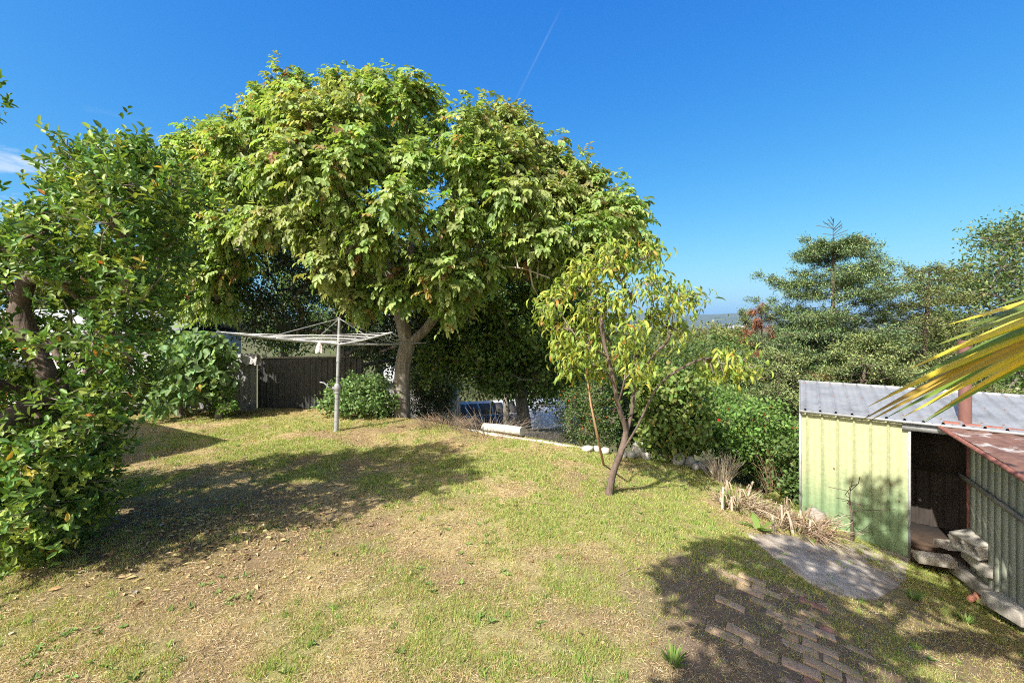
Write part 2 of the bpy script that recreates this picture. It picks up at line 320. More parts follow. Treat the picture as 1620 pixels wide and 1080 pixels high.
build_ground()

# ------------------------------------------------------------------ leaves
OV = (np.array([[0, 0, 0], [.35, .5, .10], [.75, .36, .06], [1, 0, -.12], [.75, -.36, .06], [.35, -.5, .10]]), [[0, 3, 2, 1], [0, 5, 4, 3]])
RH = (np.array([[0, 0, 0], [.5, .5, .06], [1, 0, -.05], [.5, -.5, .06]]), [[0, 3, 2, 1]])
CU = (np.array([[0, 0, 0], [.3, .5, .12], [.3, -.5, .12], [.62, .45, .02], [.62, -.45, .02], [.85, .25, -.22], [.85, -.25, -.22], [.84, 0, -.5]]),
      [[0, 2, 1, 1], [1, 2, 4, 3], [3, 4, 6, 5], [5, 6, 7, 7]])
TR = (np.array([[0, .5, 0], [0, -.5, 0], [1, 0, -.1]]), [[0, 1, 2]])
def leaves(mb, P, D, N, Ln, W, C, shape=OV):
    n = len(P); D = unit(D); S = unit(np.cross(D, N)); N = np.cross(S, D)
    T, Fc = shape; T = T.copy()
    Fq = [f for f in Fc]
    Ln = np.broadcast_to(Ln, (n,)); W = np.broadcast_to(W, (n,))
    v = P[:, None]+D[:, None]*(T[None, :, 0]*Ln[:, None])[..., None]+S[:, None]*(T[None, :, 1]*W[:, None])[..., None]+N[:, None]*(T[None, :, 2]*Ln[:, None])[..., None]
    m = len(T); off = (np.arange(n)*m)[:, None, None]
    if shape is CU:
        tri = np.array([[0, 2, 1], [5, 6, 7]]); q = np.array([[1, 2, 4, 3], [3, 4, 6, 5]])
        cc = np.repeat(C, m, axis=0); mb.add(v, (q[None]+off).reshape(-1, 4), cc)
        mb.f.setdefault(3, []).append((tri[None]+off).reshape(-1, 3)+mb.n-n*m)
    else:
        f = (np.array(Fc)[None]+off).reshape(-1, len(Fc[0])); mb.add(v, f, np.repeat(C, m, axis=0))
def pal(n, items, jit=.18, rr=None):
    rng = rr or globals()['rng']; wt = np.array([i[0] for i in items], float); wt /= wt.sum(); k = rng.choice(len(items), n, p=wt)
    c = np.array([i[1] for i in items])[k]; return np.clip(c*(1+rng.normal(0, jit, (n, 1)))*(1+rng.normal(0, jit*.3, (n, 3))), .004, .9)
def rdir(n): return unit(rng.normal(0, 1, (n, 3)))
DOWN = V3(0, 0, -1)
P_WAL = [(5, (.245, .34, .095)), (4, (.18, .28, .07)), (2, (.33, .39, .14)), (.4, (.30, .23, .08)), (.15, (.24, .13, .05))]
P_EVG = [(5, (.08, .16, .035)), (4, (.13, .22, .045)), (3, (.23, .31, .07)), (.08, (.42, .34, .05))]
P_PEA = [(5, (.29, .36, .07)), (3, (.17, .26, .05)), (2, (.38, .38, .07)), (.25, (.40, .22, .05))]
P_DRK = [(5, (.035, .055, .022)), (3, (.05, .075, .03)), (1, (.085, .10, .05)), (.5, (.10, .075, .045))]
P_BRT = [(5, (.13, .24, .055)), (3, (.18, .29, .07)), (1, (.09, .17, .04))]
P_GRN = [(5, (.09, .155, .045)), (3, (.12, .19, .055)), (1, (.17, .21, .06))]
P_OLI = [(5, (.13, .16, .06)), (3, (.17, .20, .08)), (1, (.09, .12, .05))]
P_CON = [(5, (.20, .25, .10)), (3, (.15, .20, .085)), (1.5, (.28, .31, .11))]
P_BRN = [(4, (.28, .11, .055)), (2, (.20, .08, .045))]

def lf_walnut(mb, T, O, pal_=P_WAL, size=1., per=5):
    n = len(T)*per; T = np.repeat(T, per, 0)+rng.normal(0, .10, (n, 3)); O = np.repeat(O, per, 0)
    d = unit(O*.7+rdir(n)*.8+V3(0, 0, -.1)); Lr = rng.uniform(.16, .30, n)*size
    cc = pal(n, pal_, .16); tn = (sstep(.52, .72, fbm(T[:, 0]*.55+9, T[:, 2]*.55+T[:, 1]*.3, 3))*rng.uniform(0, .55, n))[:, None]; cc = cc*(1-tn)+np.array([.34, .27, .13])*tn; side = unit(np.cross(d, [0, 0, 1.])+1e-4)
    for j in range(7):
        f = .25+.75*(j//2)/3; s = 0 if j == 6 else (1 if j % 2 else -1)
        P = T+d*(Lr*f)[:, None]+DOWN*((f*f)*.07*size)
        D = unit(d*.55+side*(s*.6)+DOWN*rng.uniform(.2, .95, (n, 1))+rdir(n)*.18)
        N = unit(V3(0, 0, 1.)+d*.8+rdir(n)*.35)
        leaves(mb, P, D, N, rng.uniform(.085, .135, n)*size, rng.uniform(.055, .078, n)*size, np.clip(cc*(1+rng.normal(0, .08, (n, 1))), .01, 1))
def lf_whorl(mb, T, O, pal_=P_EVG, size=1., per=4, k=7, leng=.085, wid=.04, spread=.09):
    n = len(T)*per; T = np.repeat(T, per, 0)+rng.normal(0, spread, (n, 3)); O = np.repeat(O, per, 0)
    ax = unit(O*.6+V3(0, 0, .7)+rdir(n)*.5); a = unit(np.cross(ax, rdir(n))); b = np.cross(ax, a); cc = pal(n, pal_, .2)
    for j in range(k):
        th = j*2.4+rng.normal(0, .3, n); ra = a*np.cos(th)[:, None]+b*np.sin(th)[:, None]
        D = unit(ra+ax*rng.uniform(.1, 1.5, (n, 1))+rdir(n)*.3); N = unit(ax+rdir(n)*.5)
        P = T-ax*(j*.02*size)+rdir(n)*.012
        c = cc.copy(); odd = rng.random(n) < .008; c[odd] = pal(odd.sum(), [(1, (.45, .30, .05)), (.6, (.40, .16, .05))]) if odd.any() else c[odd]
        leaves(mb, P, D, N, rng.uniform(.7, 1.15, n)*leng*size, rng.uniform(.8, 1.1, n)*wid*size, c)
def lf_peach(mb, T, O, pal_=P_PEA, per=8, leng=.125, wid=.03):
    n = len(T)*per; T = np.repeat(T, per, 0)+rng.normal(0, .07, (n, 3)); O = np.repeat(O, per, 0)
    D = unit(O*.5+rdir(n)*.6+DOWN*rng.uniform(.1, 1.1, (n, 1))); N = unit(V3(0, 0, .6)+O*.5+rdir(n)*.6)
    leaves(mb, T, D, N, rng.uniform(.7, 1.2, n)*leng, rng.uniform(.8, 1.2, n)*wid, pal(n, pal_, .18), CU)
def lf_any(mb, T, O, pal_=P_GRN, per=12, leng=.06, wid=.035, spread=.12, droop=0., shape=RH, up=.5):
    n = len(T)*per; T = np.repeat(T, per, 0)+rng.normal(0, spread, (n, 3)); O = np.repeat(O, per, 0)
    D = unit(O*.5+rdir(n)+DOWN*droop); N = unit(V3(0, 0, up)+O*.5+rdir(n)*.7)
    leaves(mb, T, D, N, rng.uniform(.7, 1.2, n)*leng, rng.uniform(.8, 1.2, n)*wid, pal(n, pal_, .18), shape)

# ------------------------------------------------------------------ branching
class Wood:
    def __init__(s): s.p = []; s.par = []; s.w = []
    def node(s, p, par, w=0.): s.p.append(np.asarray(p, float)); s.par.append(par); s.w.append(w); return len(s.p)-1
    def path(s, pts, par=-1, sub=4):
        pts = np.asarray(pts, float); t = np.linspace(0, len(pts)-1, (len(pts)-1)*sub+1)
        q = []
        for a in t:
            i = min(int(a), len(pts)-2); f = a-i
            p0 = pts[max(i-1, 0)]; p1 = pts[i]; p2 = pts[i+1]; p3 = pts[min(i+2, len(pts)-1)]
            q.append(.5*((2*p1)+(-p0+p2)*f+(2*p0-5*p1+4*p2-p3)*f*f+(-p0+3*p1-3*p2+p3)*f**3))
        if par >= 0: q = q[1:]
        ids = []
        for x in q: par = s.node(x, par); ids.append(par)
        return ids
    def reach(s, target, wob=.12, seg=4, rise=.25):
        P = np.array(s.p); d = np.linalg.norm(P-target, axis=1)+np.maximum(P[:, 2]-target[2]+.15, 0)*1.5
        i = int(np.argmin(d)); a = P[i]; Lg = np.linalg.norm(target-a)
        if Lg < .02: return i
        mid = (a+target)/2+V3(0, 0, rise*Lg*.4)+rng.normal(0, wob*Lg*.5, 3); par = i
        k = max(2, min(seg, int(Lg/.15)))
        for j in range(1, k+1):
            f = j/k; par = s.node(a*(1-f)**2+mid*2*f*(1-f)+target*f*f, par)
        return par
    def radii(s, r0, rmin=.004, e=.5):
        n = len(s.p); w = np.array(s.w)+.02
        for i in range(n-1, -1, -1):
            if s.par[i] >= 0: w[s.par[i]] += w[i]
        return np.maximum(r0*(w/w.max())**e, rmin)
    def mesh(s, r0, thick=.03, rmin=.004, e=.5, flare=1.3):
        P = np.array(s.p); par = np.array(s.par); r = s.radii(r0, rmin, e)
        z0 = P[0, 2]; r = r*(1+(flare-1)*np.exp(-np.abs(P[:, 2]-z0)/.25)*(r > .5*r0))
        ch = np.where(par >= 0)[0]; a = P[par[ch]]; b = P[ch]; ra = r[par[ch]]; rb = r[ch]
        ra = np.minimum(ra, rb*1.35)
        res = []
        for sel, n in ((rb >= thick, 10), (rb < thick, 4)):
            mb = MB()
            if sel.any():
                A = a[sel]; B = b[sel]; d = unit(B-A); X = unit(np.cross(d, [.31, .22, .1])); Yv = np.cross(d, X); th = np.arange(n)/n*2*np.pi
                cs = X[:, None]*np.cos(th)[None, :, None]+Yv[:, None]*np.sin(th)[None, :, None]
                v = np.concatenate([A[:, None]-d[:, None]*(.15*ra[sel])[:, None, None]+cs*ra[sel][:, None, None], B[:, None]+d[:, None]*(.15*rb[sel])[:, None, None]+cs*rb[sel][:, None, None]], 1)
                j = np.arange(n); f = np.stack([j, (j+1) % n, n+(j+1) % n, n+j], -1)[None]+(np.arange(len(A))*2*n)[:, None, None]
                mb.add(v, f.reshape(-1, 4))
            res.append(mb)
        return res
def in_poly(x, y, poly):
    r = np.zeros(len(x), bool); n = len(poly)
    for i in range(n):
        x1, y1 = poly[i]; x2, y2 = poly[(i+1) % n]
        c = ((y1 > y) != (y2 > y)) & (x < (x2-x1)*(y-y1)/((y2-y1) or 1e-9)+x1); r ^= c
    return r
def edge_d(x, y, poly):
    d = np.full(len(x), 1e9); n = len(poly)
    for i in range(n):
        a = np.array(poly[i], float); b = np.array(poly[(i+1) % n], float); ab = b-a
        t = np.clip(((x-a[0])*ab[0]+(y-a[1])*ab[1])/(ab@ab), 0, 1)
        d = np.minimum(d, np.hypot(x-a[0]-t*ab[0], y-a[1]-t*ab[1]))
    return d
def lobes_in(poly, Y0, dep, n, r, sep=None, inner=.25, skip=None, front=.5, shift=None, ins=.7):
    """lobe centres filling the solid whose outline is poly and whose depth is dep each way"""
    sep = sep or r*1.15; x0, y0 = np.min(poly, 0); x1, y1 = np.max(poly, 0); out = []
    x = rng.uniform(x0, x1, 9000); y = rng.uniform(y0, y1, 9000)
    ed = edge_d(x, y, poly); ok = in_poly(x, y, poly) & (ed > r*F/Y0*ins); x = x[ok]; y = y[ok]; ed = ed[ok]
    R = max(ed.max(), 1)
    for i in range(len(x)):
        t = math.sqrt(max(0, 1-(1-min(ed[i]/R, 1))**2))
        s = rng.uniform(-1, 1) if rng.random() < inner else (rng.uniform(-1, -.8) if rng.random() < front else rng.uniform(.8, 1))
        p = at(x[i], y[i], Y0+s*dep*t+(shift(x[i]) if shift else 0))
        if skip is not None and skip(x[i], y[i], p[1]): continue
        if out and np.min(np.linalg.norm(np.array(out)-p, axis=1)) < sep: continue
        out.append(p)
        if len(out) >= n: break
    return np.array(out)
def tree(name, label, cat, trunk, lobes, lr, leaf, lmat, r0, group=None, bark=None, tips=14, thick=.03, limbs=(), cut=-9, e=.5, rise=.25, flare=1.3, crown_name='crown', extra_branch=0):
    wd = Wood(); ids = wd.path(trunk)
    for lb in limbs:                              # explicit limbs: first point snaps to nearest node
        P = np.array(wd.p); i = int(np.argmin(np.linalg.norm(P-lb[0], axis=1))); wd.path(np.vstack([wd.p[i], lb[1:]]) if len(lb) > 1 else lb, i)
    base = np.asarray(trunk[-1]); order = np.argsort([np.min(np.linalg.norm(np.array(wd.p)-c, axis=1)) for c in lobes]) if len(lobes) else []
    T = []; O = []
    cen = np.mean(lobes, 0)
    for oi in order:
        c = lobes[oi]; r = (lr[oi] if np.ndim(lr) else lr)*rng.uniform(.8, 1.2)
        k = wd.reach(c, rise=rise); out = unit(c-cen)
        for _ in range(tips):
            d = unit(rdir(1)[0]+out*.55+V3(0, 0, .15)); q = c+d*r*rng.uniform(.35, 1.)*V3(1, 1, .8)
            if q[2] < cut: continue
            m = wd.node((c+q)/2+rng.normal(0, .04, 3), k); e_ = wd.node(q, m, 1.)
            T.append(q); O.append(unit(d+out*.4)); 
            if rng.random() < .5: T.append((c+q)/2+rng.normal(0, .05, 3)); O.append(unit(d))
    T = np.array(T); O = np.array(O)
    rt = root(name, label, cat, group, loc=tuple(trunk[0]))
    a, b = wd.mesh(r0, thick, e=e, flare=flare); ch = []
    if a.n: ch.append(a.build('trunk', bark or M_bark, rt, True))
    if b.n: ch.append(b.build('branches', M_twig, rt))
    mb = MB(); leaf(mb, T, O); ch.append(mb.build(crown_name, lmat, rt)); fix(rt, ch)
    return rt

# ---- walnut
WB = gp(636, 657)
Yw = WB[1]
wal_poly = [(240, 262), (275, 205), (388, 180), (412, 150), (505, 122), (600, 104), (662, 124), (722, 158), (795, 168), (832, 208), (900, 240), (960, 292), (1012, 308), (1026, 372),
            (985, 410), (930, 440), (880, 450), (790, 452), (765, 500), (700, 496), (620, 500), (565, 506), (505, 470), (488, 420), (420, 400), (400, 470), (380, 505), (330, 515), (270, 515), (235, 460), (235, 350)]
lob = lobes_in(wal_poly, 10.2, 3.1, 190, .50, sep=.76, inner=.14, front=.68, ins=.92, shift=lambda q: 3.0*min(max((480-q)/200, 0), 1))
lob = np.vstack([lob, [at(x_, y_, 10.2+d_) for x_, y_, d_ in ((800, 200, 0), (842, 235, -.3), (882, 262, 0), (925, 292, -.3), (965, 322, 0), (996, 345, .2), (990, 385, -.2), (935, 345, -1.), (890, 320, -1.3), (845, 290, -1.2), (905, 395, -1.4), (955, 395, -.6),
    (292, 232, 2.6), (335, 222, 2.2), (385, 215, 1.6), (430, 170, .8), (470, 145, .4), (300, 290, 1.8), (300, 350, 1.8), (320, 410, 1.6), (345, 460, 1.4))]])
trunk = [WB+V3(0, 0, -.1), at(636, 610, Yw), at(638, 575, Yw), at(645, 545, Yw-.03)]
limbs = [[at(645, 545, Yw), at(672, 522, Yw-.1), at(696, 490, Yw-.2), at(740, 430, Yw-.3), at(770, 350, Yw-.2), at(800, 280, Yw)],
         [at(645, 545, Yw), at(634, 500, Yw-.1), at(630, 465, Yw-.2), at(600, 400, Yw-.4), at(560, 320, Yw-.3), at(520, 240, Yw)],
         [at(641, 480, Yw), at(650, 400, Yw), at(650, 300, Yw), at(630, 180, Yw)],
         [at(600, 400, Yw), at(500, 360, Yw), at(400, 320, Yw)],
         [at(740, 430, Yw), at(830, 400, Yw-.4), at(920, 360, Yw-.3)]]
WAL = tree('walnut_tree', 'huge walnut tree with yellow green drooping leaves behind the clothes hoist', 'tree', trunk, lob, rng.uniform(.38, .66, len(lob)), lambda m, T, O: lf_walnut(m, T, O, per=6, size=1.0), M_walnut, .185, tips=19, limbs=limbs, e=.42, thick=.02, flare=1.2)

m = MB(); 
for pts in ([(800, 425), (770, 410), (752, 395), (745, 375)], [(870, 440), (830, 425), (790, 420), (775, 432), (768, 455)], [(838, 425), (842, 450), (852, 470), (862, 462), (868, 440)], [(770, 410), (768, 430), (772, 450)], [(820, 425), (815, 400), (805, 385)], [(850, 440), (852, 415), (846, 400)], [(752, 395), (742, 402), (738, 415)]):
    P = np.array([at(x_, y_, 7.9+.15*k_) for k_, (x_, y_) in enumerate(pts)]); m.tube(P, np.linspace(.018, .007, len(P)), 5, cap=False)
o = m.build('dead_branch', surf('lichen_bark', (.30, .26, .18), (.50, .46, .36), 12, 5, .9, 0), WAL); fix(WAL, [o])
# ---- glossy evergreen on the left
ev_poly = [(-120, 370), (0, 325), (70, 285), (112, 205), (165, 215), (215, 195), (262, 232), (318, 250), (322, 340), (296, 430), (272, 500), (250, 560), (215, 620), (212, 680), (170, 760), (130, 830), (60, 880), (-20, 860), (-200, 900), (-260, 600)]
def skip_ev(x, y, Y): return (Y < 4.7 and -40 < x < 125 and 425 < y < 615) or (Y < 4.4 and x < 95 and 600 < y < 700)
lob = lobes_in(ev_poly, 4.25, .85, 104, .33, ins=.9, sep=.40, inner=.35, front=.6, skip=skip_ev)
extra = np.array([at(-62, 160, 4.2), at(-58, 255, 4.2), at(130, 262, 4.2), at(215, 250, 4.1)])
gb = gp(72, 800)
trunk = [V3(at(60, 800, 4.5)[0], 4.5, G(-4.3, 4.3)-.08), at(74, 700, 4.4), at(78, 610, 4.3), at(50, 545, 4.3), at(30, 490, 4.3)]
limbs = [[at(30, 490, 4.3), at(45, 440, 4.3), at(75, 400, 4.3), at(120, 330, 4.3), at(200, 290, 4.3)], [at(30, 490, 4.3), at(10, 440, 4.4), at(0, 380, 4.4), at(-30, 300, 4.3), at(-30, 190, 4.2)],
         [at(78, 610, 4.3), at(110, 590, 4.2), at(170, 500, 4.3), at(190, 450, 4.4)], [at(78, 640, 4.3), at(40, 640, 4.0), at(0, 672, 3.75), at(-70, 730, 3.4)],
         [at(45, 440, 4.3), at(110, 443, 4.1), at(170, 430, 3.9)]]
tree('evergreen_tree', 'glossy round leaved evergreen tree spreading down to the lawn at the left edge', 'tree', trunk, np.vstack([lob, extra, [at(x, y, Y) for x, y, Y in ((60, 800, 4.0), (20, 810, 3.9), (100, 790, 4.1), (40, 760, 3.9), (85, 820, 4.2), (-20, 780, 3.9), (120, 760, 4.1), (10, 840, 3.7), (60, 850, 4.0))]]), .38,
     lambda m, T, O: lf_whorl(m, T, O, per=3, k=6, leng=.074, wid=.036, spread=.08), M_glossy, .17, bark=M_barkd, tips=16, limbs=limbs, e=.56, thick=.012, cut=.02)

evr = [o for o in bpy.data.objects if o.name == 'evergreen_tree'][0]
m = MB(); m.tube([at(112, 603, 4.25), at(95, 620, 4.15), at(50, 640, 3.95), at(0, 672, 3.7), at(-90, 745, 3.3)], [.03, .05, .075, .095, .11], 12); o = m.build('low_limb', M_barkd, evr, True); fix(evr, [o])
# ---- peach
PB = gp(962, 782); Yp = PB[1]
pl = [(880, 480), (905, 455), (930, 430), (960, 425), (995, 430), (1020, 410), (900, 520), (935, 500), (965, 480), (1000, 470), (1030, 450), (925, 545), (890, 545), (870, 500), (960, 530), (995, 520), (1025, 500), (985, 560), (1065, 480), (1085, 470), (1062, 520),
      (1150, 574), (1168, 578), (1115, 572), (1010, 580), (945, 580), (910, 575), (940, 450), (975, 405), (1010, 560), (980, 500)]
lob = np.array([at(x, y, Yp+rng.uniform(-.45, .45)) for x, y in pl])
trunk = [PB+V3(0, 0, -.06), at(970, 748, Yp), at(981, 718, Yp-.02)]
limbs = [[at(981, 718, Yp), at(990, 682, Yp), at(978, 640, Yp-.1), at(968, 590, Yp-.15), at(955, 540, Yp-.1), at(950, 490, Yp)], [at(990, 690, Yp), at(1001, 640, Yp+.1), at(1003, 570, Yp+.15), at(1005, 500, Yp)],
         [at(981, 718, Yp), at(1008, 675, Yp-.1), at(1035, 620, Yp-.15), at(1062, 592, Yp-.1), at(1110, 568, Yp-.1), at(1140, 570, Yp)], [at(1003, 600, Yp), at(1035, 560, Yp), at(1060, 530, Yp), at(1066, 450, Yp)],
         [at(978, 640, Yp), at(988, 600, Yp-.3), at(990, 560, Yp-.3)]]
tree('peach_tree', 'small open peach tree with curled yellow green leaves standing on the lawn', 'tree', trunk, lob, .27, lambda m, T, O: lf_peach(m, T, O, per=6, leng=.135, wid=.031), M_leaf, .042, bark=M_barkd, tips=12, limbs=limbs, thick=.009, e=.45, flare=1.3)

# ---- dark trees behind
def simple_tree(name, label, poly, Y, dep, n, r, leaf, mat, base, r0, tips=12, group=None, bark=None, cat='tree', inner=.25, front=.6, thick=.03, sep=None):
    lb = lobes_in(poly, Y, dep, n, r, inner=inner, front=front, sep=sep); b = V3(base[0], base[1], 0); b[2] = G(b[0], b[1])-.1
    c = np.mean(lb, 0); top = V3(c[0], c[1], max(c[2], b[2]+.4))
    return tree(name, label, cat, [b, b*.6+top*.4+rng.normal(0, .05, 3), top*.8+b*.2, top], lb, r, leaf, mat, r0, tips=tips, group=group, bark=bark, thick=thick)
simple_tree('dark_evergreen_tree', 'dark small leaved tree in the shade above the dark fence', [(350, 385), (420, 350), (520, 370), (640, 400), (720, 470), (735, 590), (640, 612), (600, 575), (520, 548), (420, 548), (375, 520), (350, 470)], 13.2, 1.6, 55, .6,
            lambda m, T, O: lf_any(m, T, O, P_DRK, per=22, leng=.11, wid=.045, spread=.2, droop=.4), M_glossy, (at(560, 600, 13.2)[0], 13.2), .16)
simple_tree('dense_broadleaf_tree', 'dark leafy tree sweeping to the ground right of the walnut trunk', [(690, 420), (760, 400), (860, 400), (940, 420), (960, 500), (935, 570), (915, 640), (860, 645), (810, 632), (735, 606), (672, 590), (655, 520)], 12.4, 1.7, 70, .62,
            lambda m, T, O: lf_any(m, T, O, [(5, (.11, .19, .045)), (3, (.16, .24, .055)), (.6, (.22, .24, .07))], per=26, leng=.115, wid=.07, spread=.19, droop=.7, shape=OV), M_walnut, (at(850, 640, 12.4)[0], 12.4), .18)
simple_tree('undergrowth_bush', 'dark tangled bush between the walnut trunk and the solar roof', [(650, 610), (700, 600), (715, 640), (712, 668), (655, 668)], 11.9, .5, 14, .26,
            lambda m, T, O: lf_any(m, T, O, P_DRK, per=12, leng=.06, wid=.035, spread=.1), M_leaf, (at(680, 660, 11.9)[0], 11.9), .03, cat='bush', thick=.05)

# ---- shrubs near the fence
def bigleaf(m, T, O): lf_any(m, T, O, [(5, (.17, .27, .11)), (3, (.22, .33, .15)), (1, (.12, .20, .07)), (.05, (.5, .4, .05))], per=5, leng=.22, wid=.115, spread=.10, droop=.9, shape=OV, up=.8)
simple_tree('large_leaved_shrub', 'tall shrub with broad toothed pale green leaves in front of the grey fence', [(232, 590), (240, 545), (290, 518), (350, 522), (378, 560), (355, 600), (300, 650), (240, 655)], 10.5, .7, 34, .36, bigleaf, M_leaf, (at(290, 650, 10.5)[0], 10.5), .05, tips=8, cat='shrub')
simple_tree('sprouting_stump', 'small bright green shoots sprouting round a stump by the fence', [(336, 600), (360, 590), (376, 612), (374, 656), (338, 656)], 10.3, .25, 12, .15,
            lambda m, T, O: lf_any(m, T, O, P_BRT, per=7, leng=.07, wid=.045, spread=.05), M_leaf, (at(346, 652, 10.3)[0], 10.3), .07, cat='shrub', thick=.02)
simple_tree('leafy_bush', 'low bright green bush behind the clothes hoist pole', [(505, 630), (530, 600), (580, 590), (620, 600), (628, 640), (618, 662), (512, 655)], 10.6, .45, 30, .22,
            lambda m, T, O: lf_any(m, T, O, [(5, (.18, .29, .11)), (3, (.13, .22, .07))], per=9, leng=.10, wid=.055, spread=.08), M_leaf, (at(570, 655, 10.6)[0], 10.6), .02, cat='bush', thick=.05)

# ---- bushes beyond the kerb
simple_tree('flowering_vine_bush', 'green bush dotted with small orange flowers behind the wire mesh', [(880, 690), (880, 630), (920, 600), (965, 600), (985, 650), (975, 705), (900, 705)], 9.4, .5, 32, .24,
            lambda m, T, O: lf_any(m, T, O, P_GRN+[(.25, (.6, .12, .05))], per=16, leng=.05, wid=.025, spread=.09), M_leaf, (at(930, 700, 9.2)[0], 9.3), .02, cat='bush', thick=.05)
simple_tree('broadleaf_bush', 'bush of large heart shaped green leaves right of the peach trunk', [(1000, 600), (1050, 575), (1105, 590), (1125, 640), (1120, 700), (1080, 720), (1010, 712), (1005, 660)], 8.5, .55, 40, .26,
            lambda m, T, O: lf_any(m, T, O, [(5, (.14, .22, .055)), (3, (.20, .26, .07)), (.6, (.28, .25, .08))], per=9, leng=.11, wid=.075, spread=.1, droop=.6, shape=OV), M_leaf, (at(1060, 715, 8.4)[0], 8.5), .03, cat='bush', thick=.05)
simple_tree('red_flowered_bush', 'bright green bush with small red flowers left of the green shed', [(1125, 700), (1120, 660), (1180, 635), (1240, 645), (1262, 690), (1262, 760), (1220, 770), (1165, 735)], 9.0, .6, 42, .28,
            lambda m, T, O: lf_any(m, T, O, P_BRT+[(.12, (.6, .03, .02))], per=13, leng=.07, wid=.05, spread=.1, shape=OV), M_leaf, (at(1190, 720, 9.2)[0], 9.3), .03, cat='bush', thick=.05)
simple_tree('shaded_bush', 'dark leafy bush close against the left end of the green shed', [(1225, 740), (1235, 690), (1268, 700), (1300, 760), (1262, 800), (1235, 790)], 7.9, .3, 14, .22,
            lambda m, T, O: lf_any(m, T, O, P_GRN, per=13, leng=.08, wid=.05, spread=.1, shape=OV), M_leaf, (at(1250, 780, 7.9)[0], 7.9), .02, cat='bush', thick=.05)

# ---- conifers
def conifer(name, label, base, top, trunk_r, prof, n, pal_, brown=.0, spike=0., group=None, tuft=1., per=26, droop=.35, brown_all=False, seed=1):
    global rng
    old = rng; rng = np.random.default_rng(seed)
    wd = Wood(); base = np.asarray(base); top = np.asarray(top); ids = wd.path([base, base*.5+top*.5, top], sub=14)
    Hh = top[2]-base[2]; T = []; O = []; B = []
    for i in range(n):
        f = (i+rng.random())/n; f = f**.85; f = min(f, 1-spike)
        z = base[2]+Hh*f; ang = i*2.399+rng.normal(0, .3); Lg = np.interp(f, [p[0] for p in prof], [p[1] for p in prof])*rng.uniform(.55, 1.12)
        p0 = base*(1-f)+top*f; d = V3(math.cos(ang), math.sin(ang), 0); k = max(3, int(Lg/.28)); par = ids[min(int(f*28), 28)]
        bn = rng.random() < brown; q0 = p0; lift = rng.uniform(-.1, .6)
        for j in range(1, k+1):
            s = j/k; q = p0+d*Lg*s+V3(0, 0, Lg*(lift*s-droop*1.1*s*s+.25*s**4))+rng.normal(0, .04, 3); par = wd.node(q, par, .3)
            side = np.cross(d, [0, 0, 1.]); sl_ = Lg*.36*math.sin(min(s*1.25, 1)*math.pi*.8+.25)
            if j > 1 or Lg < 1:
                for sg in (-1, 1):
                    m = max(2, int(sl_/.13)); pp = par
                    for l in range(1, m+1):
                        u = l/m; qq = q+(side*sg*.85+d*.6)*sl_*u+V3(0, 0, -.10*u*u*sl_)+rng.normal(0, .03, 3)
                        if l == m: pp = wd.node(qq, par, .3)
                        T.append(qq); O.append(unit(side*sg*.7+d*.7)); B.append(bn)
            T.append(q); O.append(d); B.append(bn)
    T = np.array(T); O = np.array(O); B = np.array(B)
    rt = root(name, label, 'conifer tree', group, loc=tuple(base)); ch = []
    if spike:
        for i in range(16):
            f = 1-spike*rng.uniform(.05, .95); p0 = base*(1-f)+top*f; par = ids[min(int(f*28), 28)]; a = rng.uniform(0, 6.28); wd.node(p0+V3(math.cos(a), math.sin(a), .35)*rng.uniform(.25, .55)*Hh*spike, wd.node(p0, par), .1)
    a, b = wd.mesh(trunk_r, .03, rmin=.009, e=.45); ch.append(a.build('trunk', M_barkd, rt, True)); ch.append(b.build('branches', M_barkd, rt))
    def tufts(sel, pl_, nm):
        mb = MB(); P = T[sel]; D0 = O[sel]; n_ = len(P)*per
        P = np.repeat(P, per, 0)+rng.normal(0, .062*tuft, (n_, 3))*V3(1, 1, 1.15); D0 = np.repeat(D0, per, 0)
        D = unit(D0*.8+rdir(n_)*.85+V3(0, 0, .25)); N = unit(V3(0, 0, 1)+rdir(n_)*.8)
        leaves(mb, P, D, N, rng.uniform(.6, 1.2, n_)*.085*tuft, rng.uniform(.018, .03, n_)*tuft, pal(n_, pl_, .2), RH); return mb.build(nm, M_needle, rt)
    if brown_all: ch.append(tufts(np.ones(len(T), bool), P_BRN, 'dead_foliage'))
    else:
        ch.append(tufts(~B, pal_, 'crown'))
        if B.any(): ch.append(tufts(B, P_BRN, 'dead_foliage'))
    fix(rt, ch); rng = old; return rt
Yc = 14.0
b0 = at(1318, 700, Yc); b0[2] = G(b0[0], b0[1])-.1
conifer('conifer_tree', 'tall conifer with bare spiked top and brown dead sprays above the shed roof', b0, at(1318, 347, Yc), .12, [(0, 2.2), (.3, 3.0), (.5, 2.7), (.62, 2.4), (.72, 2.1), (.8, 1.75), (.86, 1.35), (.9, .9)], 135, [(5, (.15, .22, .10)), (3, (.11, .17, .08)), (1.5, (.26, .31, .11))], brown=.025, spike=.10, per=46, seed=16)
b1 = at(1205, 640, 17); b1[2] = G(b1[0], b1[1])-.1
conifer('dying_conifer', 'small conifer with rust brown dead foliage left of the tall conifer', b1, at(1205, 482, 17), .07, [(0, 1.6), (.5, 1.2), (.8, .7), (1, .15)], 46, P_CON, brown_all=True, per=26, seed=8)
b2 = at(1179, 640, 18); b2[2] = G(b2[0], b2[1])-.1
conifer('slender_conifer', 'slender pale green conifer beside the rust brown dead conifer', b2, at(1180, 489, 18), .07, [(0, 1.2), (.5, .7), (.8, .5), (1, .2)], 44, P_CON, per=26, seed=9)
b3 = at(1235, 700, 12.5); b3[2] = G(b3[0], b3[1])-.1
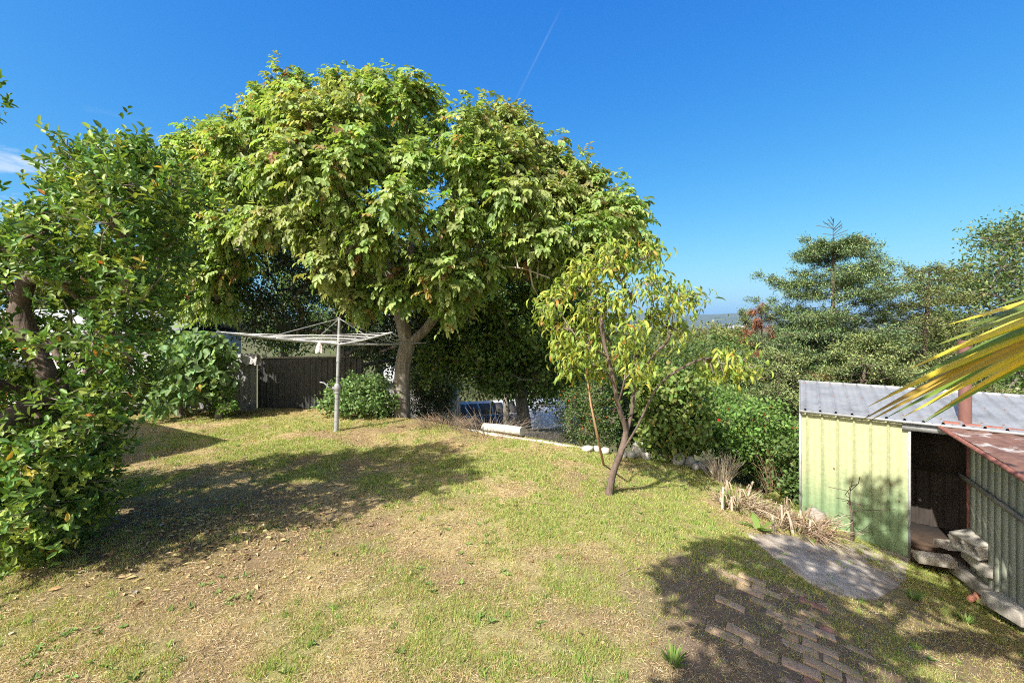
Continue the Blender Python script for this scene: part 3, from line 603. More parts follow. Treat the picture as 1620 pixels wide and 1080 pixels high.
conifer('spreading_conifer', 'low wide green conifer leaning left below the rust brown one', b3, at(1232, 560, 12.5), .1, [(0, 2.2), (.4, 2.2), (.75, 1.5), (1, .5)], 62, P_CON, per=36, brown=.02, seed=12, droop=.3)
b4 = at(1450, 640, 13.5); b4[2] = G(b4[0], b4[1])-.1
conifer('pale_conifer', 'pale feathery conifer right of the tall conifer behind the palm frond', b4, at(1470, 425, 13.5), .12, [(0, 2.6), (.4, 2.6), (.7, 1.9), (.9, 1.2), (1, .5)], 84, [(4, (.16, .19, .07)), (2, (.20, .23, .09)), (2, (.11, .15, .05))], per=36, seed=15)
b5 = at(1340, 720, 11.5); b5[2] = G(b5[0], b5[1])-.1
conifer('bushy_conifer', 'broad dense conifer directly behind the shed roof', b5, at(1372, 540, 12), .12, [(0, 2.6), (.4, 2.5), (.7, 1.8), (.9, .9), (1, .3)], 84, P_CON, per=36, brown=.03, seed=21)

simple_tree('tall_broadleaf_tree', 'tall open broadleaf tree at the right edge above the palm frond', [(1440, 620), (1450, 450), (1475, 420), (1530, 400), (1540, 372), (1580, 345), (1625, 325), (1760, 320), (1800, 620)], 19, 2.6, 105, .95,
            lambda m, T, O: lf_any(m, T, O, [(5, (.085, .13, .04)), (3, (.12, .165, .05)), (1, (.20, .22, .06))], per=20, leng=.16, wid=.08, spread=.26), M_glossy, (at(1600, 600, 19)[0], 19), .25, tips=11, sep=1.0)
simple_tree('dark_background_tree', 'dark green tree glimpsed under the palm frond behind the shed roof', [(1400, 600), (1460, 540), (1560, 540), (1700, 520), (1720, 680), (1400, 680)], 14.5, 1.2, 50, .6,
            lambda m, T, O: lf_any(m, T, O, P_GRN, per=18, leng=.11, wid=.06, spread=.2), M_glossy, (at(1560, 640, 14.5)[0], 14.5), .14, tips=10)

# ---- bushes on the valley side, each one standing on the slope
vb = [(1090, 640, 12, 1.1, P_GRN, 'mid green bush in the valley just beyond the broadleaf bush'), (1150, 655, 11, .9, P_BRT, 'fresh green bush behind the stack of dry canes'),
      (1135, 590, 17, 1.5, P_GRN, 'blue green bush on the valley side below the peach leaves'), (1085, 585, 24, 1.7, P_OLI, 'greyish olive tree in the valley behind the peach tree'),
      (1140, 556, 34, 1.9, [(1, (.20, .21, .06)), (1, (.16, .18, .06))], 'rounded yellow olive tree crown below the far hills'), (1190, 620, 20, 1.6, P_GRN, 'dark green tree below the rust brown conifer'),
      (1040, 570, 30, 2.2, P_OLI, 'large olive green tree far behind the peach tree'), (980, 600, 20, 2., P_GRN, 'mid green tree behind the flowering vine bush'), (900, 560, 26, 3, P_GRN, 'tall green tree behind the dense broadleaf tree'),
      (1010, 640, 13, 1.2, P_GRN, 'green bush between the flowering vine and the broadleaf bush'), (690, 575, 30, 1.6, P_OLI, 'sunlit olive bush seen right of the walnut trunk'), (690, 600, 20, 1., P_OLI, 'small grey green bush above the solar roof'),
      (1250, 610, 24, 2.2, P_GRN, 'green tree mostly hidden behind the spreading conifer'), (265, 470, 21, 2.2, P_OLI, 'hazy grey green tree behind the large leaved shrub'), (120, 480, 26, 2.0, P_OLI, 'pale tree far behind the evergreen tree'), (600, 500, 22, 3, P_GRN, 'green tree far behind the walnut trunk'), (450, 480, 24, 3, P_GRN, 'green tree far behind the dark fence'), (800, 520, 30, 3.5, P_GRN, 'tree far behind the dense broadleaf tree')]
for px, py, Y, r, pl_, lab in vb:
    c = at(px, py, Y); g = G(c[0], c[1]); n = int(18+10*min(r, 2)); lb = []
    while len(lb) < n:
        d = rdir(1)[0]*rng.uniform(.5, 1)**.5; q = c+d*V3(r, r, r*.85)*.8
        if q[2] > g+.2: lb.append(q)
    lb.append(V3(c[0], c[1], max(g+.3, c[2]-r*.7))); lb = np.array(lb); s = max(1, Y/12)
    tree('valley_tree' if r > 1.3 else 'valley_bush', lab, 'tree' if r > 1.3 else 'bush', [V3(c[0], c[1], g-.1), V3(c[0]+.05, c[1], g+.3*(c[2]-g)), V3(c[0], c[1], g+.7*(c[2]-g))], lb, r*.38,
         lambda m, T, O: lf_any(m, T, O, pl_, per=16, leng=.085*s, wid=.05*s, spread=.13*s*min(r, 1.5)), M_leaf, .05+.05*r, tips=12)
# ---- distant wood (one mass) and hills
def wood():
    mb = MB(); P = []; S = []
    for Y, n, h, lo in ((60, 60, 5.5, 0), (100, 90, 7.0, 0), (170, 90, 8.0, 0), (300, 100, 9.5, 0)):
        for i in range(n):
            x = rng.uniform(-.2, 1.1)*Y; y = Y*rng.uniform(.85, 1.2); r = Y*.03*rng.uniform(.8, 1.3); z0 = G(x, y)
            k = 110; d = rdir(k)*rng.uniform(.6, 1, (k, 1)); c = V3(x, y, z0+h*rng.uniform(.5, .8)); P.append(c+d*V3(r, r, h*.42)); S.append(np.full(k, Y*.0075))
    P = np.concatenate(P); S = np.concatenate(S); rep = 4; P = np.repeat(P, rep, 0); S = np.repeat(S, rep); P = P+rng.normal(0, 1, P.shape)*(S*.8)[:, None]; n = len(P)
    leaves(mb, P, rdir(n), unit(V3(0, -.3, 1)+rdir(n)), S*rng.uniform(.7, 1.3, n), S*.7, pal(n, [(3, (.065, .085, .035)), (2, (.10, .12, .05)), (1, (.05, .07, .03))], .2), RH)
    o = mb.build('distant_wood', M_leaf); o['kind'] = 'stuff'; o['label'] = 'distant belt of dark trees across the valley below the hills'; o['category'] = 'wood'
wood()
M_hill = surf('hill_forest', (.02, .035, .03), (.06, .08, .05), .004, 8, 1, 0, c3=(.13, .13, .10), thr=(.62, .7), s3=.006)
def hills():
    X = np.linspace(-9000, 12000, 260); Yd = np.linspace(3400, 7000, 50); xx, yy = np.meshgrid(X, Yd, indexing='ij'); f = (yy-3400)/2200
    ridge = 95+95*fbm(xx*.0014+2, xx*0+3.3, 4)
    px = CX+F*xx/5600
    zz = -20+sstep(0, 1, f)*(ridge+20)+(fbm(xx*.003, yy*.003)-.5)*50*np.clip(f, 0, 1)
    n1, n2 = xx.shape; i = np.arange(n1-1)[:, None]*n2+np.arange(n2-1)[None]; fa = np.stack([i, i+n2, i+n2+1, i+1], -1).reshape(-1, 4)
    b = MB(); b.add(np.stack([xx, yy, zz], -1), fa); o = b.build('hills', M_hill, smooth=True); o['kind'] = 'structure'
hills()
fb = [(1168, 516.2, 2600, 60, 9, 'long white building far off below the hills'), (1152, 517, 2500, 22, 6, 'small white building far off left of the long one')]
for px, py, Y, wd_, h, lab in fb:
    c = at(px, py, Y); r_ = root('far_building', lab, 'building', loc=(c[0], c[1], c[2]-h)); m = MB(); m.box((0, 0, h*.2), (wd_, 30, h*2.2)); m.build('wall', M_wallw, r_)
    m = MB(); m.add([(-wd_/2-1, -16, h*1.3), (wd_/2+1, -16, h*1.3), (wd_/2+1, 0, h*1.8), (-wd_/2-1, 0, h*1.8), (wd_/2+1, 16, h*1.3), (-wd_/2-1, 16, h*1.3)], [[0, 1, 2, 3], [3, 2, 4, 5]]); m.build('roof', M_rooft, r_)

# ------------------------------------------------------------------ sheds on the right
A = V3(4.61, 7.05, 0); U = unit(V3(.97, -.80, 0)); Nn = unit(V3(4.61, 7.05, 0))      # U along the front, Nn into the shed
if Nn[1] < 0: Nn = -Nn
ZB = -1.12; ZT = .80
def sheet(mb, o, u, n, x0, x1, z0, z1, pitch=.19, d=.022, rib=.035, c=None, crib=None, zt=None, phase=.06):
    """ribbed steel sheet: profile runs along u from x0 to x1, ribs stand out along n"""
    xs = [x0]; ds = [0.]; x = x0+phase
    while x+rib*2 < x1:
        xs += [x, x+rib*.35, x+rib*.95, x+rib*1.3]; ds += [0, d, d, 0]; xs += [x+pitch*.5+rib*.6, x+pitch*.5+rib*.75, x+pitch*.5+rib*.9]; ds += [0, d*.25, 0]; x += pitch
    keep = [i for i in range(len(xs)) if xs[i] <= x1]; xs = [xs[i] for i in keep]+[x1]; ds = [ds[i] for i in keep]+[0.]
    xs = np.array(xs); ds = np.array(ds); m = len(xs); lv = np.linspace(0, 1, 7)
    zt_ = z1 if zt is None else zt; top = np.interp(xs, [x0, x1], [z1, zt_])
    v = []
    for l in lv:
        for i in range(m): v.append(o+u*xs[i]+n*(ds[i]+.002*math.sin(xs[i]*9+l*5))+V3(0, 0, z0+(top[i]-z0)*l))
    f = []
    for l in range(6):
        for i in range(m-1): f.append([l*m+i, l*m+i+1, (l+1)*m+i+1, (l+1)*m+i])
    cc = None
    if crib is not None: cc = np.array([[.5]*3 if dd < d*.5 else [crib]*3 for dd in ds]*7)
    mb.add(v, f, cc)
shed = root('garden_shed', 'faded yellow green ribbed steel shed with grey roof and open doorway', 'shed', loc=tuple(A+V3(0, 0, ZB)))
ch = []
WF = 1.27; WT = 3.6; DP = 1.55
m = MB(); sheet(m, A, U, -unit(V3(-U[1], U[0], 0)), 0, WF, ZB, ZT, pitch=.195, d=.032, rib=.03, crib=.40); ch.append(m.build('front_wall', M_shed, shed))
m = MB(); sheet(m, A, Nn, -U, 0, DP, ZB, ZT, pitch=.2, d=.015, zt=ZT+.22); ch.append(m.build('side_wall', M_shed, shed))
m = MB()
m.box(A+U*-.012-Nn*.012+V3(0, 0, (ZB+ZT)/2), (.035, .035, ZT-ZB), Rz(math.atan2(U[1], U[0]))); m.box(A+U*(WF+.012)-Nn*.006+V3(0, 0, (ZB+ZT)/2), (.03, .045, ZT-ZB), Rz(math.atan2(U[1], U[0])))
ch.append(m.build('corner_trim', M_galv, shed))
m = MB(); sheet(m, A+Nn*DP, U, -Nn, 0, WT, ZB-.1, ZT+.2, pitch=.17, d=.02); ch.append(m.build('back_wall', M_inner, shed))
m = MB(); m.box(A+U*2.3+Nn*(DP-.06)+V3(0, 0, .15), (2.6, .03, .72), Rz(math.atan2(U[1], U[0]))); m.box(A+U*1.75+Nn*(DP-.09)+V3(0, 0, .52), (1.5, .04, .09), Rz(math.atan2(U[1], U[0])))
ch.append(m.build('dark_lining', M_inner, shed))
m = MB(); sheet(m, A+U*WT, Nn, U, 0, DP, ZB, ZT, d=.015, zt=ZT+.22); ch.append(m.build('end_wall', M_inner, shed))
# roof: ribbed sheet running up the slope
m = MB()
def roofpt(a, b, h=0): return A+U*a+Nn*b+V3(0, 0, ZT+.02+(b+.07)*.155+h)
xs = [-.01]; hs_ = [0.]; x = .03
while x < WT: xs += [x, x+.012, x+.03, x+.042]; hs_ += [0, .028, .028, 0]; xs += [x+.10, x+.108, x+.116]; hs_ += [0, .006, 0]; x += .195
xs.append(WT+.05); hs_.append(0.); nn = len(xs); v = []
for b_ in (-.07, .4, .8, 1.2, DP+.1):
    v += [roofpt(a_, b_, h_) for a_, h_ in zip(xs, hs_)]
f = [[r*nn+i, r*nn+i+1, (r+1)*nn+i+1, (r+1)*nn+i] for r in range(4) for i in range(nn-1)]
m.add(v, f, np.array([[.5]*3 if h_ < .01 else [.47]*3 for h_ in hs_]*5)); ch.append(m.build('roof', M_roof, shed))
m = MB(); ang = math.atan2(U[1], U[0])
m.box(roofpt(WT/2, -.085, -.014), (WT+.04, .02, .035), Rz(ang)); m.tube([roofpt(-.02, -.08, -.01), roofpt(-.02, DP+.1, -.01)], .012, 4); m.box(roofpt(WT/2, DP+.11, .0), (WT+.1, .03, .05), Rz(ang))
m.box(roofpt(1.7, -.03, -.10), (1.0, .03, .09), Rz(ang))
ch.append(m.build('roof_trim', M_galv, shed))
m = MB(); m.box(A+U*(WT/2)+Nn*(DP/2)+V3(0, 0, ZB-.02), (WT, DP, .06), Rz(ang)); ch.append(m.build('earth_floor', M_soil, shed))
m = MB(); x = .051
while x < WT:
    for b_ in (.06, .75, 1.45): p = roofpt(x, b_, .028); m.tube([p-V3(0, 0, .004), p+V3(0, 0, .007)], .011, 6)
    x += .195
sc_o = m.build('screw_heads', M_rustd, shed); sc_o['kind'] = 'stuff'; ch.append(sc_o)
m = MB()
for s_, z_ in ((.42, -.03), (1.08, -.13), (1.17, -.34)):
    p = A+U*s_-Nn*.012+V3(0, 0, z_); m.tube([p+Nn*.01, p-Nn*.012], .009, 8)
ch.append(m.build('bolt_heads', M_rustd, shed)); fix(shed, ch)

P0 = V3(6.06, 5.85, 0); W = unit(V3(-.457, -.89, 0)); WN = V3(W[1], -W[0], 0)
if WN[0] > 0: WN = -WN
lean = root('lean_to_shed', 'low lean-to with striped cream ribbed wall and rusty flat roof at right edge', 'shed', loc=tuple(P0+V3(0, 0, ZB))); ch = []
m = MB(); sheet(m, P0, W, WN, 0, 3.2, ZB-.1, .66, pitch=.155, d=.03, rib=.04, crib=.17); ch.append(m.build('side_wall', M_lean, lean))
m = MB(); m.box(P0-W*.03+V3(0, 0, (.7+ZB)/2), (.05, .05, .72-ZB), Rz(math.atan2(W[1], W[0]))); ch.append(m.build('corner_post', M_rustd, lean))
m = MB(); m.box(P0+W*1.45+WN*.055+V3(0, 0, .10), (3.2, .03, .055), Rz(math.atan2(W[1], W[0]))@Ry(.02)); ch.append(m.build('rail', M_timber, lean))
C0 = V3(5.84, 6.02, .80)
m = MB(); v = []; nu = 34
for j in range(nu+1):
    for i in range(22):
        s_ = i/21*3.1; t_ = j/nu*2.6; p = C0+W*s_+U*t_+V3(0, 0, -.045*s_-.02*t_+.012*math.sin(t_*2*math.pi/.12)*1.0+(fbm(np.array(t_*2), np.array(s_*2))-.5)*.03); v.append(p)
f = [[j*22+i, j*22+i+1, (j+1)*22+i+1, (j+1)*22+i] for j in range(nu) for i in range(21)]; m.add(v, f); ch.append(m.build('roof', M_rust, lean, True))
m = MB(); m.tube([C0+V3(0, 0, -.02)-U*.03, C0+W*3.1+V3(0, 0, -.16)-U*.03], .032, 4); m.tube([C0-W*.03+V3(0, 0, .03), C0-W*.03+U*2.6+V3(0, 0, -.02)], .03, 4); ch.append(m.build('roof_edge', M_rustd, lean)); fix(lean, ch)

fl = A+U*1.86+Nn*.12
m = MB(); m.tube([V3(fl[0], fl[1], z) for z in (.6, 1.0, 1.5, 1.92)], .067, 20); m.tube([V3(fl[0], fl[1], z) for z in (1.88, 1.90, 1.95)], [.076, .078, .076], 20)
o = m.build('flue_pipe', M_flue, smooth=True); tag(o, 'brown metal flue pipe rising through the shed roof beside the rusty roof', 'pipe')

# ---- concrete slab and brick path
def patch(name, pix, mat, th=.05, up=.02, sub=18):
    pts = np.array([gp(*p) for p in pix]); c = pts.mean(0); n = len(pts); Apl = np.c_[pts[:, :2], np.ones(n)]; co = np.linalg.lstsq(Apl, pts[:, 2], rcond=None)[0]
    ring = []
    for i in range(n):
        a = pts[i]; b = pts[(i+1) % n]
        for k in range(6):
            q = a+(b-a)*k/6; q = q+rng.normal(0, .007, 3)*V3(1, 1, .3); ring.append(q)
    ring = np.array(ring); m_ = len(ring); v = []
    for s_ in (1, .985, .66, .33):
        q = c+(ring-c)*s_; z = q[:, 0]*co[0]+q[:, 1]*co[1]+co[2]+up; hz = H(q[:, 0], q[:, 1]); z = np.maximum(z, hz+.012)
        if s_ == 1: z = z-.012
        v.append(np.c_[q[:, :2], z])
    low = v[0].copy(); low[:, 2] -= th+.05; v = [low]+v; v = np.concatenate(v+[np.array([[c[0], c[1], max(c[0]*co[0]+c[1]*co[1]+co[2]+up, G(c[0], c[1])+.012)]])])
    f = [[r*m_+i, r*m_+(i+1) % m_, (r+1)*m_+(i+1) % m_, (r+1)*m_+i] for r in range(4) for i in range(m_)]; mb = MB(); mb.add(v, f)
    mb.f.setdefault(3, []).append(np.array([[4*m_+i, 4*m_+(i+1) % m_, 5*m_] for i in range(m_)])); o = mb.build(name, mat); o['kind'] = 'structure'; return o
patch('concrete_slab', [(1180, 846), (1290, 851), (1360, 860), (1440, 880), (1432, 920), (1388, 950), (1330, 945), (1275, 920), (1225, 882)], M_slab)
def bricks():
    mb = MB(); ang0 = math.radians(-32)
    c = gp(1235, 1000); R = Rz(ang0)
    for i in range(-7, 8):
        for j in range(-9, 10):
            lx = i*.245+(j % 2)*.12; ly = j*.125
            if lx*lx/1.1+ly*ly/1.45 > 1+.35*rng.normal(): continue
            p = c+R@V3(lx, ly, 0)
            if rng.random() < .28: continue
            px = CX+F*p[0]/max(p[1], .1)
            if px < 1125 or px > 1430 or path_mask(p[0], p[1]) < .35+.3*rng.random(): continue
            z = G(p[0], p[1]); gx = (G(p[0]+.1, p[1])-G(p[0]-.1, p[1]))/.2; gy = (G(p[0], p[1]+.1)-G(p[0], p[1]-.1))/.2
            nrm = unit(V3(-gx, -gy, 1)+rng.normal(0, .02, 3)); ex = unit(R@V3(1, 0, 0)); ex = unit(ex-nrm*(ex@nrm)); Rm = np.stack([ex, np.cross(nrm, ex), nrm], 1)@Rz(rng.normal(0, .03))
            t = rng.random(); col = V3(.48, .30, .28) if t < .05 else V3(.62, .57, .50)*rng.uniform(.88, 1.1)
            mb.box(V3(p[0], p[1], z-.0345+rng.normal(0, .004)), (.228, .108, .075), Rm, col, jit=.002)
    o = mb.build('brick_path', M_brick); o['kind'] = 'structure'
    md = o.modifiers.new('bevel', 'BEVEL'); md.width = .006; md.segments = 2
bricks()

# ---- concrete blocks and sleepers by the lean-to
def block(cen, size, rz, rx, ry, label, hollow=False):
    R = Rz(rz)@Rx(rx)@Ry(ry); m = MB(); L_, Wd, Hh = size
    if not hollow: m.box((0, 0, 0), size, R, jit=.004)
    else:
        t = .035; m.box((0, 0, Hh/2-t/2), (L_, Wd, t), R); m.box((0, 0, -Hh/2+t/2), (L_, Wd, t), R)
        for x in (-L_/2+t/2, 0, L_/2-t/2): m.box(R@V3(x, 0, 0), (t, Wd-.004, Hh-2*t-.001), R)
    o = m.build('concrete_block', M_conc); o.location = tuple(cen); tag(o, label, 'block', 'concrete blocks dumped by the lean-to')
    md = o.modifiers.new('bevel', 'BEVEL'); md.width = .008; md.segments = 2; return o
def bl(px, py, Y): return at(px, py, Y)
wa = math.atan2(-W[1], -W[0])
block(bl(1478, 884, 6.0), (.40, .19, .10), -.35, .05, .0, 'flat grey concrete block nearest the shed doorway')
block(bl(1508, 862, 6.25), (.40, .22, .09), .1, -.12, .1, 'grey concrete block lying just inside the doorway')
block(bl(1553, 858, 5.6), (.52, .42, .19), wa+.25, -.28, .12, 'large hollow concrete block tilted on top of the pile', True)
block(bl(1566, 893, 5.5), (.50, .34, .13), wa+.1, .05, .0, 'grey concrete block lying under the tilted hollow block')
b5_ = bl(1600, 915, 4.85); block((b5_[0], b5_[1], G(b5_[0], b5_[1])+.20), (.46, .22, .14), wa+.35, .0, .06, 'pale channel shaped block lying on the timber at the right edge')
for k, (pa, pb, th, lab) in enumerate((((1500, 868, 6.1), (1632, 1010, 4.75), .14, 'weathered grey sleeper running along the foot of the lean-to'), ((1530, 905, 5.75), (1610, 985, 4.95), .08, 'thin grey plank beside the long weathered sleeper'))):
    a_ = at(*pa); b_ = at(*pb); a_[2] = G(a_[0], a_[1])+.12-.07*k; b_[2] = G(b_[0], b_[1])+.12-.07*k; d = unit(b_-a_); Lg = np.linalg.norm(b_-a_)
    m = MB(); n_ = 12
    for i in range(1): pass
    X = d; Yv = unit(np.cross([0, 0, 1.], X)); Z = np.cross(X, Yv); R = np.stack([X, Yv, Z], 1)
    m.box((0, 0, 0), (Lg, th, .12), R, jit=.008); o = m.build('timber_sleeper', M_timber); o.location = tuple((a_+b_)/2); tag(o, lab, 'sleeper', 'timber sleepers by the lean-to')
    md = o.modifiers.new('bevel', 'BEVEL'); md.width = .01; md.segments = 2
for px, py, lab in ((1536, 945, 'broken red brick piece standing in the weeds left of the plank'), (1546, 940, 'red brick piece leaning right of another in the weeds')):
    q = gp(px, py+6); m = MB(); m.box((0, 0, 0), (.05, .07, .09), Rz(.5)@Rx(.3), V3(.6, .33, .3), jit=.008); o = m.build('broken_brick', M_brick); o.location = (q[0], q[1], q[2]+.03); tag(o, lab, 'brick', 'broken bricks in the weeds')

# ---- clothes hoist
HB = gp(532, 682); hb = V3(HB[0], HB[1], G(HB[0], HB[1])); Yh = hb[1]
hoist = root('clothes_hoist', 'old galvanised rotary clothes hoist standing on the lawn', 'clothes line', loc=tuple(hb)); ch = []
topz = CAMZ+12/F*Yh; jz = CAMZ-30/F*Yh
xo = at(537, 540, Yh)[0]-hb[0]
def hp(z): return V3(hb[0]+xo*(z-hb[2])/(topz-hb[2]), hb[1], z)
gz = CAMZ-(614-HY)/F*Yh
m = MB(); m.tube([hp(-.05), hp(.5), hp(gz-.1)], .045, 16); m.tube([hp(gz-.1), hp(gz-.095), hp(gz-.06)], [.058, .058, .058], 16); ch.append(m.build('pole', M_galv, hoist, True))
m = MB(); m.tube([hp(gz), hp(jz), hp(topz)], [.034, .032, .03], 14); m.tube([hp(jz-.35), hp(jz-.02), hp(jz)], .042, 14); ch.append(m.build('inner_mast', M_galv, hoist, True))
m = MB(); g0 = hp(gz); m.tube([g0+V3(0, 0, -.06), g0+V3(0, 0, -.03), g0+V3(0, 0, .04), g0+V3(0, 0, .10)], [.05, .068, .07, .045], 16); m.tube([g0, g0+V3(-.09, -.03, .0)], .045, 12); gear = m.build('gear_box', M_galv, hoist, True); ch.append(gear)
m = MB(); m.tube([g0+V3(-.09, -.03, 0), g0+V3(-.16, -.05, .03), g0+V3(-.25, -.06, .12), g0+V3(-.33, -.06, .13)], .013, 8); o = m.build('crank_handle', M_galv, gear, True); ch.append(o)
jc = hp(jz); ends = []
for a_, dz in ((45, -.02), (135, .05), (225, .28), (315, .27)):
    r_ = math.radians(a_); e_ = jc+V3(2.1*math.cos(r_), 2.1*math.sin(r_), dz); ends.append(e_)
    m = MB(); m.tube([jc, jc*.5+e_*.5+V3(0, 0, -.02), e_], [.021, .02, .017], 8); ch.append(m.build('arm', M_galv, hoist, True))
    q = jc*.38+e_*.62; m = MB(); m.tube([hp(topz-.01), q], .009, 6); ch.append(m.build('brace', M_galv, hoist))
m = MB()
for f_ in (.42, .56, .70, .84, .98):
    for i in range(4):
        p = jc+(ends[i]-jc)*f_; q = jc+(ends[(i+1) % 4]-jc)*f_; n_ = 7
        m.tube([p+(q-p)*t+V3(0, 0, -.045*4*t*(1-t)*f_) for t in np.linspace(0, 1, n_)], .0045, 4, cap=False)
ch.append(m.build('lines', M_wire, hoist))
m = MB(); m.tube([hp(topz), hp(topz+.02)], .04, 12); ch.append(m.build('cap', M_galv, hoist)); fix(hoist, ch)
c = at(505, 541, 8.1); m = MB(); n_ = 26; v = []
for j, (zz, rr) in enumerate(((0, .012), (-.02, .025), (-.08, .045), (-.15, .06), (-.19, .055))):
    for i in range(n_): th = i/n_*2*math.pi; r2 = rr*(1+.25*math.sin(th*5+j)); v.append(c+V3(r2*math.cos(th), r2*.5*math.sin(th), zz+(.012*math.sin(th*3) if j == 4 else 0)))
m.add(v, [[j*n_+i, j*n_+(i+1) % n_, (j+1)*n_+(i+1) % n_, (j+1)*n_+i] for j in range(4) for i in range(n_)]); o = m.build('cloth_rag', M_cloth, smooth=True); tag(o, 'small faded pink rag pegged on the clothes hoist line', 'cloth')

# ---- fences at the back left
def fence(name, label, pa, pb, ztop, pitch, mat, rail=None, d=.02, rib=.04, group=None, zt2=None):
    a_ = V3(*pa, 0); b_ = V3(*pb, 0); Lg = np.linalg.norm(b_-a_); u = (b_-a_)/Lg; n = V3(u[1], -u[0], 0)
    if n[1] > 0: n = -n
    zg = min(G(*pa), G(*pb))-.15; r_ = root(name, label, 'fence', group, loc=(pa[0], pa[1], zg)); c_ = []
    m = MB(); sheet(m, a_, u, n, 0, Lg, zg, ztop, pitch=pitch, d=d, rib=rib, zt=zt2); c_.append(m.build('panel', mat, r_))
    m = MB(); m.box((a_+b_)/2+V3(0, 0, ztop+.02), (Lg, .06, .04), Rz(math.atan2(u[1], u[0]))); c_.append(m.build('top_rail', rail or mat, r_)); fix(r_, c_); return r_
f0 = at(322, 640, 11.2); f1 = at(406, 640, 11.2); f2 = at(408, 640, 11.75); f3 = at(575, 640, 12.2)
fence('grey_fence', 'pale grey sheet fence panels left of the dark fence', f0[:2], f1[:2], at(0, 570, 11.2)[2], .28, M_greyf, d=.012, rib=.03)
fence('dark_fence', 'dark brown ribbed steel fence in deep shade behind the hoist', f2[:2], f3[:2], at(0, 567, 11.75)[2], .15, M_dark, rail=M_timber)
f4 = at(150, 640, 11.9); f5 = at(322, 640, 11.5)
fence('old_fence', 'grey fence mostly hidden behind the large leaved shrub', f4[:2], f5[:2], at(0, 600, 11.6)[2], .2, M_greyf, d=.01)
# tarp lying over the fence top
m = MB(); v = []; c = at(390, 566, 11.15); n_ = 18
for i in range(n_+1):
    for j in range(11):
        x = (i/n_-.5)*.62; a_ = j/10; y = -.13+.26*a_; z = .10*math.sin(a_*math.pi)-.16*(abs(a_-.5)*2)**3*(.7+.6*rng.random()); v.append(c+V3(x, y+.02*math.sin(i*2.1), z+.025*math.sin(i*1.7+j)))
m.add(v, [[i*11+j, i*11+j+1, (i+1)*11+j+1, (i+1)*11+j] for i in range(n_) for j in range(10)]); o = m.build('tarpaulin', M_tarp, smooth=True); tag(o, 'crumpled grey tarpaulin thrown over the grey fence top', 'tarpaulin')
# low grey planter box
c = at(222, 646, 10.9); zg = G(c[0], c[1]); bx = root('planter_box', 'low dark grey box on short feet beside the large leaved shrub', 'box', loc=(c[0], c[1], zg)); 
m = MB(); m.box((0, 0, .27), (1.0, .4, .30)); m.build('body', M_greyf, bx); m = MB(); m.box((0, 0, .44), (1.06, .46, .035)); m.build('rim', M_greyf, bx)
for sx_ in (-.42, .42):
    m = MB(); m.box((sx_, 0, .05), (.07, .36, .14)); m.build('foot', M_greyf, bx)

# ---- neighbours' houses
def house(label, cen, rz, L_, Wd, zb, zw, pitch, wm, rm, windows=(), solar=False, eave=.35):
    R = Rz(rz); r_ = root('house', label, 'house', loc=(cen[0], cen[1], zb)); c = V3(cen[0], cen[1], 0); h = zw-zb
    def pt(x, y, z): return R@V3(x, y, z)
    m = MB(); m.box((0, 0, h/2), (L_, Wd, h), R); m.build('wall', wm, r_)
    m = MB(); rise = (Wd/2+eave)*pitch; a = L_/2+eave; b = Wd/2+eave; e0 = h-eave*pitch
    for th in (0, .08):
        pass
    v = [pt(-a, -b, e0+.0), pt(a, -b, e0), pt(a, 0, h+rise-eave*pitch), pt(-a, 0, h+rise-eave*pitch), pt(a, b, e0), pt(-a, b, e0)]; v2 = [q+V3(0, 0, .12) for q in v]
    m.add(v+v2, [[6, 7, 8, 9], [9, 8, 10, 11], [0, 3, 2, 1], [3, 5, 4, 2], [0, 1, 7, 6], [4, 5, 11, 10], [1, 2, 8, 7], [2, 4, 10, 8], [0, 6, 9, 3], [3, 9, 11, 5]]); m.build('roof', rm, r_)
    for (x, z, w_, hh) in windows:
        m = MB(); m.box(pt(x, -Wd/2-.03, z), (w_+.1, .05, hh+.1), R); wf = m.build('window_frame', M_wallw, r_); m = MB(); m.box(pt(x, -Wd/2-.06, z), (w_, .02, hh), R); m.build('pane', M_winda, wf)
    if solar:
        s = math.atan(pitch); pw, ph = 1.0, 1.65
        for j in range(2):
            for i in range(solar):
                x = -a+.7+i*(pw+.05); dd = .35+j*(ph+.06); cc = pt(x+pw/2, -b+(dd+ph/2)*math.cos(s), e0+.12+(dd+ph/2)*math.sin(s)+.09)
                m = MB(); Rr = R@Rx(s); m.box(cc, (pw, ph, .035), Rr); fr = m.build('solar_panel', M_galv, r_); m = MB(); m.box(cc+Rr@V3(0, 0, .019), (pw-.07, ph-.07, .008), Rr); m.build('pane', M_panel, fr)
    return r_
c = at(90, 560, 17); house('pale house with light roof glimpsed through the evergreen tree', (c[0], c[1]), .1, 11, 5, -4, at(0, 536, 15)[2]+.2, .3, M_wallw, M_rooft, [(1.0, 4.8, 1.3, .9), (3.6, 4.8, 1.3, .9)])
c = at(745, 648, 19); house('pale roofed house down the slope with two rows of blue solar panels', (at(800, 600, 38)[0], 38), .30, 10, 7, -11, -5.9, .45, M_wallw, M_rooft, solar=5)
c = at(668, 600, 33); house('white roof glimpsed just right of the walnut trunk', (c[0], 34), .1, 5, 5, -9, at(0, 598, 33)[2], .35, M_wallw, M_rooft)
